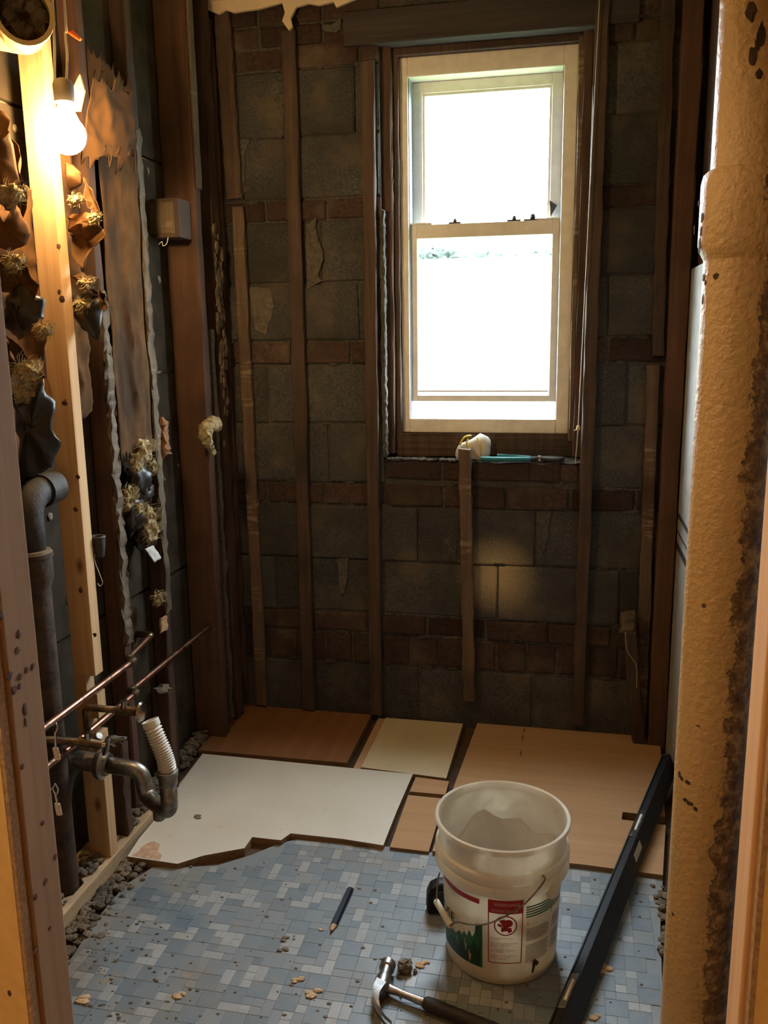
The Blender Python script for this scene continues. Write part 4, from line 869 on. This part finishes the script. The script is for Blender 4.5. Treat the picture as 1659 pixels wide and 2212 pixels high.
def text(s, size, a0, z, mat, name='lettering', lift=.0012, slope=0.0):
    cu = bpy.data.curves.new('t', 'FONT'); cu.body = s; cu.size = size; cu.resolution_u = 3; ob = bpy.data.objects.new('t', cu); COL.objects.link(ob)
    dg = bpy.context.evaluated_depsgraph_get(); me = bpy.data.meshes.new_from_object(ob.evaluated_get(dg)); bpy.data.objects.remove(ob)
    m = MB(); vs_ = []
    for v in me.vertices: a = a0+math.degrees(v.co.x/br(z)); vs_.append(onb(a, z+v.co.y+slope*v.co.x, lift))
    m.add(vs_, [tuple(p.vertices) for p in me.polygons]); return m.build(name, mat, bk)
aL, aR = ang(1057, .12), ang(1126, .12); zT, zB = zpix(1090, 1946), zpix(1090, 2082)
zh = zpix(1090, 1975)
patch(aL, aR, zh, zT, 'warning_header', 'red')
for a0, a1, z0, z1 in ((aL, aL+1.0, zB, zh), (aR-1.0, aR, zB, zh), (aL, aR, zB, zB+.0022)): patch(a0, a1, z0, z1, 'warning_border', 'red')
wdeg = aR-aL
text('WARNING', .0115, aL+wdeg*.16, zT-.0145, 'white_print'); text('ADVERTENCIA', .0085, aL+wdeg*.10, zh+.004, 'white_print')
# prohibition ring with a small tumbling figure
zc_ = zpix(1090, 2000); ac = (aL+aR)/2; rr = .0245
def blobpatch(pts, name, mat, lift=.0012):
    m = MB(); n = len(pts); c = (sum(p[0] for p in pts)/n, sum(p[1] for p in pts)/n)
    P = [onb(ac+math.degrees(p[0]/br(zc_)), zc_+p[1], lift) for p in [c]+pts]; m.add(P, [(0, i+1, (i+1) % n+1) for i in range(n)]); return m.build(name, mat, bk)
m = MB(); g = []
for i in range(49):
    t = 2*pi*i/48
    for r_ in (rr, rr-.0028): g.append(onb(ac+math.degrees(cos(t)*r_/br(zc_)), zc_+sin(t)*r_, .0012))
m.add(g, [(i*2, i*2+2, i*2+3, i*2+1) for i in range(48)]); m.build('warning_ring', 'red', bk)
circ = lambda x, y, r_, k=12: [(x+cos(2*pi*i/k)*r_, y+sin(2*pi*i/k)*r_) for i in range(k)]
blobpatch(circ(.006, .006, .0095), 'warning_figure', 'red'); blobpatch([(-.014, .012), (-.002, .016), (.006, .004), (.006, -.012), (-.004, -.014), (-.006, 0)], 'warning_figure', 'red')
blobpatch([(-.018, .002), (-.014, .005), (-.004, 0), (-.012, -.004)], 'warning_figure', 'red'); blobpatch([(-.009, -.002), (-.003, -.004), (-.005, -.016), (-.009, -.014)], 'warning_figure', 'red')
blobpatch([(.002, -.006), (.012, -.004), (.014, -.014), (.006, -.018)], 'warning_figure', 'red')
zl = zc_-rr-.008
for i, s_ in enumerate(['Children can fall into bucket', 'and drown.', '', 'Keep children away from bucket', 'with even a small amount', 'of liquid.', '', 'Los ninos pueden caerse en el', 'balde y ahogarse.', '', 'Mantenga a los ninos alejados', 'de baldes, aun con poca', 'cantidad de liquido.']):
    if s_ and zl-i*.0043 > zB+.004: text(s_, .0044, aL+1.8, zl-i*.0043, 'red')
# left art: red stripe, green foliage, lettering
a0, a1 = ang(951, .17), ang(1040, .17); patch(a0, a1, lambda t: zpix(1040, 1953)+0*t, lambda t: zpix(1040, 1945)+.003, 'red_stripe', 'red')
text('OSE', .036, ang(984, .15)-26, zpix(978, 1985), 'green_d')
a0, a1 = ang(966, .06), ang(1046, .06); zb_ = zpix(1046, 2094)+.004; zt_ = zpix(1046, 1999)
saw = lambda t: abs(((t*6.3+.4*sin(t*9)) % 1)-.5)*2*(.6+.4*sin(t*23)**2)
patch(a0, a1, zb_, lambda t: zb_+(zt_-zb_)*(.30+.62*t**.8)*(.78+.22*saw(t)) if t < .88 else zt_, 'foliage_print', 'green', n=60)
patch(a0+3, a1-2, zb_+.002, lambda t: zb_+(zt_-zb_)*(.22+.42*t)*(.65+.35*saw(t+.3)), 'foliage_print', 'green_d', .0009, 60)
for k, (t0, z0, z1) in enumerate(((.47, .3, .52), (.66, .32, .5), (.74, .12, .3))):
    aa = a0+(a1-a0)*t0; patch(aa, aa+1.6+k, lambda t: zb_+(zt_-zb_)*(z0+.09*sin(7*t+k)), lambda t: zb_+(zt_-zb_)*(z1-.12*t+.06*sin(11*t)), 'worn_scratch', 'bucket', .0013, 6)
# right column: green stripes, numbers, grey small print
a0, a1 = ang(1133, .16), ang(1203, .16); z0 = zpix(1150, 1955)
for k in range(5): patch(a0, a1, z0-.006*k-.0035, z0-.006*k, 'green_stripe', 'green', n=14)
text('1', .014, a0+.5, z0-.047, 'green_d'); text('2', .014, ang(1182, .15), z0-.037, 'green_d')
for k in range(19):
    z = z0-.058-.0045*k
    if k in (7, 8): continue
    patch(a0+1, a0+(a1-a0)*(.52+.08*((k*7) % 5)/5), z, z+.0018, 'small_print', 'grey', n=10)
    patch(a0+(a1-a0)*.66, a1-2, z+.006, z+.0078, 'small_print', 'grey', n=6)
m = MB(); m.blob(onb(ang(1150, .03), zpix(1150, 2078)), .009, 5, 2, .5, (1, .3, .8)); m.tube([onb(ang(1150, .03), zpix(1150, 2078)), onb(ang(1146, .02), zpix(1147, 2100))], [.004, .002], 8); m.build('rust_drip', 'rust', bk)
# bail, grip and ear
def near(px, py, z): return onb(ang(px, z), z, .016)
ear = onb(ang(1180, .22), zpix(1178, 1898), .004)
m = MB(); m.lathe([(.020, -.004), (.019, .004), (.012, .008), (.0005, .009)], 20, onb(ang(1180, .22), .222, .012), ax=(onb(ang(1180, .22), .2, 1)-onb(ang(1180, .22), .2, 0))); m.build('ear', 'bucket', bk, smooth=True)
def hd(px, py, lift):
    d = ray(px, py); o = V((0, 0, CZ))-BC; rr_ = br(.15)+lift
    a = d.x**2+d.y**2; b = 2*(o.x*d.x+o.y*d.y); c = o.x**2+o.y**2-rr_**2; t = (-b-sqrt(max(0, b*b-4*a*c)))/(2*a); return V((0, 0, CZ))+d*t
pth = [hd(1172, 1891, .020), hd(1177, 1900, .024), hd(1160, 1924, .024), hd(1130, 1955, .022), hd(1090, 1980, .018), hd(1050, 1996, .02), hd(1015, 1997, .02), hd(990, 1992, .02), hd(978, 1996, .02), hd(972, 2002, .02)]
m = MB(); m.tube(bez(pth, 6), .0018, 8); m.build('bail', 'wire', bk, smooth='all')
g0, g1 = hd(974, 2000, .02), hd(943, 1948, .012); m = MB(); m.tube([g0, g0*.96+g1*.04, g1], [.006, .0075, .0075], 14); m.build('grip', 'white_pl', bk, smooth=True, label='yellowed plastic bail grip')
bpy.data.objects[bk.children[-1].name].data.materials[0] = plain('yellowed_plastic', (.62, .45, .2), .5)
m = MB(); m.tube(bez([g1, hd(944, 1925, .012), hd(946, 1900, .008), hd(950, 1885, .004)], 5), .0018, 8); m.build('bail', 'wire', bk, smooth='all')
# joint compound inside
m = MB(); g = []
for i in range(25):
    th = base_a+pi+R(-105+210*i/24); hh = .252+.05*noise.noise(V((i*.31, 2, 0)))-.06*abs(i/12-1)**2
    for k in range(6): z = .02+(hh-.02)*k/5; r_ = (.1215+(.130-.1215)*(z-.02)/.2 if z < .22 else .130+(z-.22)*.1214)-.0012; g.append(BC+V((cos(th)*r_, sin(th)*r_, z)))
m.add(g, [(i*6+k, i*6+6+k, i*6+7+k, i*6+1+k) for i in range(24) for k in range(5)]); m.build('dried_compound', 'resid', bk, smooth='all')
m = MB(); m.lathe([(.0005, .012), (.117, .012), (.12, .018)], 40, BC); m.build('dried_dregs', 'resid', bk)

# ------------------------------------------------------------------ tape measure, pencil, hammer, level
tc = PZ(946, 1972); tm = thing('tape_measure', (tc.x, tc.y, 0), 'black rounded tape measure standing behind the pail', 'tape measure')
mt = frame_mtx((tc.x+.006, tc.y+.012, 0), (1, .25, 0)); m = MB(mt)
outl = [(-.033, .002), (-.036, .012), (-.034, .050), (-.026, .070), (-.008, .080), (.012, .079), (.028, .066), (.036, .045), (.036, .002)]
m.polyY(outl, -.018, .018); m.build('case', 'black', tm, bevel=.005, smooth=True)
m = MB(mt); m.lathe([(.0005, .003), (.020, .003), (.022, 0)], 24, (0, -.0185, .043), ax=(0, -1, 0)); m.build('side_disc', 'gripb', tm, smooth=True)
m = MB(mt); m.tube([(-.022, -.013, .068), (-.010, -.013, .0775), (.008, -.013, .079)], .004, 8); m.build('thumb_lock', 'gripb', tm, smooth=True)
m = MB(mt); m.box(.036, .039, -.01, .01, .003, .012); m.build('hook', 'steel', tm)
a, b = PZ(757, 1919, .005), PZ(714, 2016, .003); pn_ = thing('carpenter_pencil', (a+b)/2*V((1, 1, 0)) if False else V(((a.x+b.x)/2, (a.y+b.y)/2, 0)), 'dark navy flat carpenter pencil lying on the mosaic floor', 'pencil')
L = (b-a).length; mt = frame_mtx(V((a.x, a.y, .0046)), V((b.x-a.x, b.y-a.y, 0)))
hexp = lambda w_, h_: [(-w_*.5, -h_*.5), (w_*.5, -h_*.5), (w_, 0), (w_*.5, h_*.5), (-w_*.5, h_*.5), (-w_, 0)]
sec = lambda x, w_, h_: [(x, p[0], p[1]) for p in hexp(w_, h_)]
m = MB(mt); m.loft([sec(0, .0088, .0090), sec(L-.028, .0088, .0090)]); m.build('shaft', 'navy', pn_)
m = MB(mt); m.loft([sec(L-.029, .0082, .0084), sec(L-.008, .003, .004)]); m.build('sharpened_wood', 'tan', pn_)
m = MB(mt); m.loft([sec(L-.0085, .0026, .0034), sec(L, .0007, .001)]); m.build('lead', 'ink', pn_)
hc = PZ(826, 2133, .012); hp = PZ(838, 2085, .02); he = PZ(1105, 2243, .012)
hm = thing('claw_hammer', (hc.x, hc.y, 0), 'steel claw hammer with dark grip lying on the mosaic floor', 'hammer')
hd_ = V((he.x-hc.x, he.y-hc.y, 0)).normalized(); pd = V((hp.x-hc.x, hp.y-hc.y, 0)).normalized()
mt = frame_mtx(V((hc.x, hc.y, .019)), pd) @ Matrix.Scale(1.2, 4)     # local x: towards the striking face; local y: away from the handle
m = MB(mt); m.tube([(-.012, 0, 0), (.008, 0, 0), (.018, 0, .001), (.030, 0, .002), (.036, 0, .002), (.038, 0, .002), (.051, 0, .002), (.053, 0, .002)], [.0145, .0155, .0125, .0105, .0115, .0145, .0145, .012], 20); m.build('head', 'steel', hm, smooth=True)
for s_ in (-1, 1):
    m = MB(mt); pts = [(-.006, 0, 0), (-.03, .004, 0), (-.052, -.002, -.001), (-.072, -.016, -.003), (-.084, -.034, -.006)]; path = bez(pts, 5); rings = []
    for i, p in enumerate(path):
        t = i/(len(path)-1); hw = .0155*(1-t)+.010*t; th = .0105*(1-t)+.0012*t; n_ = V((.35+.5*t, .8, 0)).normalized(); gap = .0006+.003*t
        z0, z1 = (gap, hw) if s_ > 0 else (-hw, -gap); rings.append([p+n_*th+V((0, 0, z0)), p+n_*th+V((0, 0, z1)), p-n_*th+V((0, 0, z1)), p-n_*th+V((0, 0, z0))])
    m.loft(rings); m.build('claw', 'steel', hm, smooth=True)
HL = (V((he.x, he.y, 0))-V((hc.x, hc.y, 0))).length; ht = frame_mtx(V((hc.x, hc.y, .016)), hd_)
def oval(x, a, b, n=16, z=0): return [(x, cos(2*pi*i/n)*a, sin(2*pi*i/n)*b+z) for i in range(n)]
xg = (PZ(920, 2168, .014)-V((hc.x, hc.y, .014))).length
m = MB(ht); m.loft([oval(.006, .013, .0145), oval(.02, .0105, .0085), oval(.05, .0075, .0068), oval(xg, .0095, .0085)]); m.build('shaft', 'steel', hm, smooth=True)
m = MB(ht); rg = [oval(xg-.004, .011, .0105), oval(xg, .0135, .0125)]
for i in range(16): x_ = xg+.004+i*.011; k = 1 if i % 2 else .94; rg.append(oval(x_, .0150*k, .0138*k))
m.loft(rg); m.build('grip', 'gripb', hm, smooth=True)
A = V((.008, 1.497, .034)); B = V((.324, 2.64, .058)); LL = 1.186
lv = thing('spirit_level', (A.x, A.y, 0), 'long black box level on its edge, from the floor tiles to the right wall', 'level')
ld = (B-A).normalized(); yl = V((0, 0, 1)).cross(ld).normalized(); nl = ld.cross(yl); t_ = R(70)
Yl = yl*cos(t_)+nl*sin(t_); Nl = -yl*sin(t_)+nl*cos(t_); mt = Matrix((ld, Yl, Nl)).transposed().to_4x4(); mt.translation = A
hw, th = .0305, .0128      # local y: up across the height, z: the broad face towards the room
m = MB(mt); m.box(0, LL, -hw, hw-.003, -th+.004, th-.004); m.box(0, LL, -hw, hw, th-.004, th); m.box(0, LL, -hw, hw, -th, -th+.004); m.build('beam', 'black', lv, bevel=.001)
def lx(px, py):
    best = min(range(0, 1220, 4), key=lambda k: (V(pix(mt @ V((k/1000, hw, th))))-V((px, py))).length); return best/1000
for (px, py) in ((1378, 1772), (1215, 2128)):
    xx = lx(px, py); m = MB(mt); hl_ = .068 if px > 1300 else .052; m.box(xx-hl_, xx+hl_, hw-.0035, hw-.0005, -th+.0042, th-.0042); m.build('vial_window', 'chrome', lv, bevel=.0005)
    m = MB(mt); m.tube([(xx-hl_*.6, hw-.002, .001), (xx+hl_*.6, hw-.002, .001)], .004, 12); m.build('vial', 'white_pl', lv, smooth=True)
xx = lx(1356, 1812); m = MB(mt); m.box(xx-.036, xx+.036, -.008, .013, th-.004, th+.0006); m.build('centre_label', 'resid', lv)
for e in (0, LL): m = MB(mt); m.box(e-.004, e+.004, -hw-.001, hw+.001, -th-.001, th+.001); m.build('end_cap', 'gripb', lv, bevel=.001)

# ------------------------------------------------------------------ things on the window sill
ZS = WZ0+.006
p = PY(1024, 985, 2.975); MY = 2.955
dm = thing('dust_mask', (p.x, MY, ZS), 'white cup dust mask with yellow straps on the window sill', 'mask')
m = MB(); bm_c = V((p.x, MY, ZS+.046)); rings = []
for k in range(9):
    t = k/8; z = ZS-.006+t*.082; r_ = .058*sqrt(max(.002, 1-(abs(t-.42)/.6)**2.4)); ring = []
    for i in range(26):
        a = 2*pi*i/26; x_, y_ = cos(a)*r_*1.03+.012*(t-.5), sin(a)*r_*.37; w_ = 1+.08*noise.noise(V((cos(a)*2, sin(a)*2, t*3))); ring.append((bm_c.x+x_*w_, bm_c.y+y_*w_, z+.006*cos(a)*t*2))
    rings.append(ring)
m.loft(rings); m.build('cup', 'mask', dm, smooth='all')
a = [PY(x, y, 2.934) for x, y in ((993, 962), (1003, 945), (1018, 941), (1012, 948), (1008, 956), (1012, 966), (1012, 969))]
m = MB(); m.tube(bez([a[0], a[1], a[2]], 6), .0032, 6); m.tube(bez([a[3], a[4], a[5], a[6]], 6), .0028, 6); m.build('strap', 'yellow', dm, smooth='all')
m = MB(); m.tube(bez([PY(1030, 945, 2.936), PY(1037, 962, 2.933), PY(1036, 985, 2.934), PY(1023, 975, 2.935)], 6), .0016, 6); m.build('strap', 'yellow', dm, smooth='all')
y = 2.938; a, b = PY(1040, 998, y), PY(1245, 998, y)
pr = thing('nippers', ((a.x+b.x)/2, y, ZS), 'long teal-handled pliers lying on the window sill', 'pliers')
zz = ZS+.006
j_ = V((PY(1165, 998, y).x, y+.01, zz))
for s_, h0 in ((-1, V((a.x, y-.014, zz))), (1, V((PY(1072, 992, y).x, y+.026, zz+.004)))):
    k = V((j_.x-.03, y+.007+.014*s_, zz)); m = MB(); m.tube(bez([h0, h0*.5+k*.5+V((0, .008*s_, 0)), k], 6), [.0078]*13, 12); m.build('handle', 'teal', pr, smooth=True)
    m = MB(); m.tube(bez([k-V((.004, 0, 0)), j_, j_+V((.035, -.010*s_, .0)), j_+V((.062, -.016*s_, 0)), j_+V((.078, -.004*s_, 0))], 5), [.0055+.003*sin(pi*i/20) for i in range(21)], 10); m.build('jaw', 'iron', pr, smooth=True)
m = MB(); m.lathe([(.009, -.008), (.009, .008), (.005, .010), (.0005, .010)], 14, j_); m.build('pivot', 'steel', pr, smooth=True)

# ------------------------------------------------------------------ hall lamp behind the viewer
hl = thing('ceiling_lamp', (-1.25, .3, 2.2), 'round warm ceiling lamp in the hall', 'lamp')
m = MB(); m.lathe([(.0005, -.11), (.06, -.10), (.10, -.06), (.11, -.01), (.08, .02)], 28, (-1.25, .3, 2.38)); m.build('shade', 'hall_lamp', hl, smooth='all')
m = MB(); m.lathe([(.085, .015), (.09, .05), (.0005, .05)], 28, (-1.25, .3, 2.38)); m.build('base', 'white_pl', hl, smooth=True)
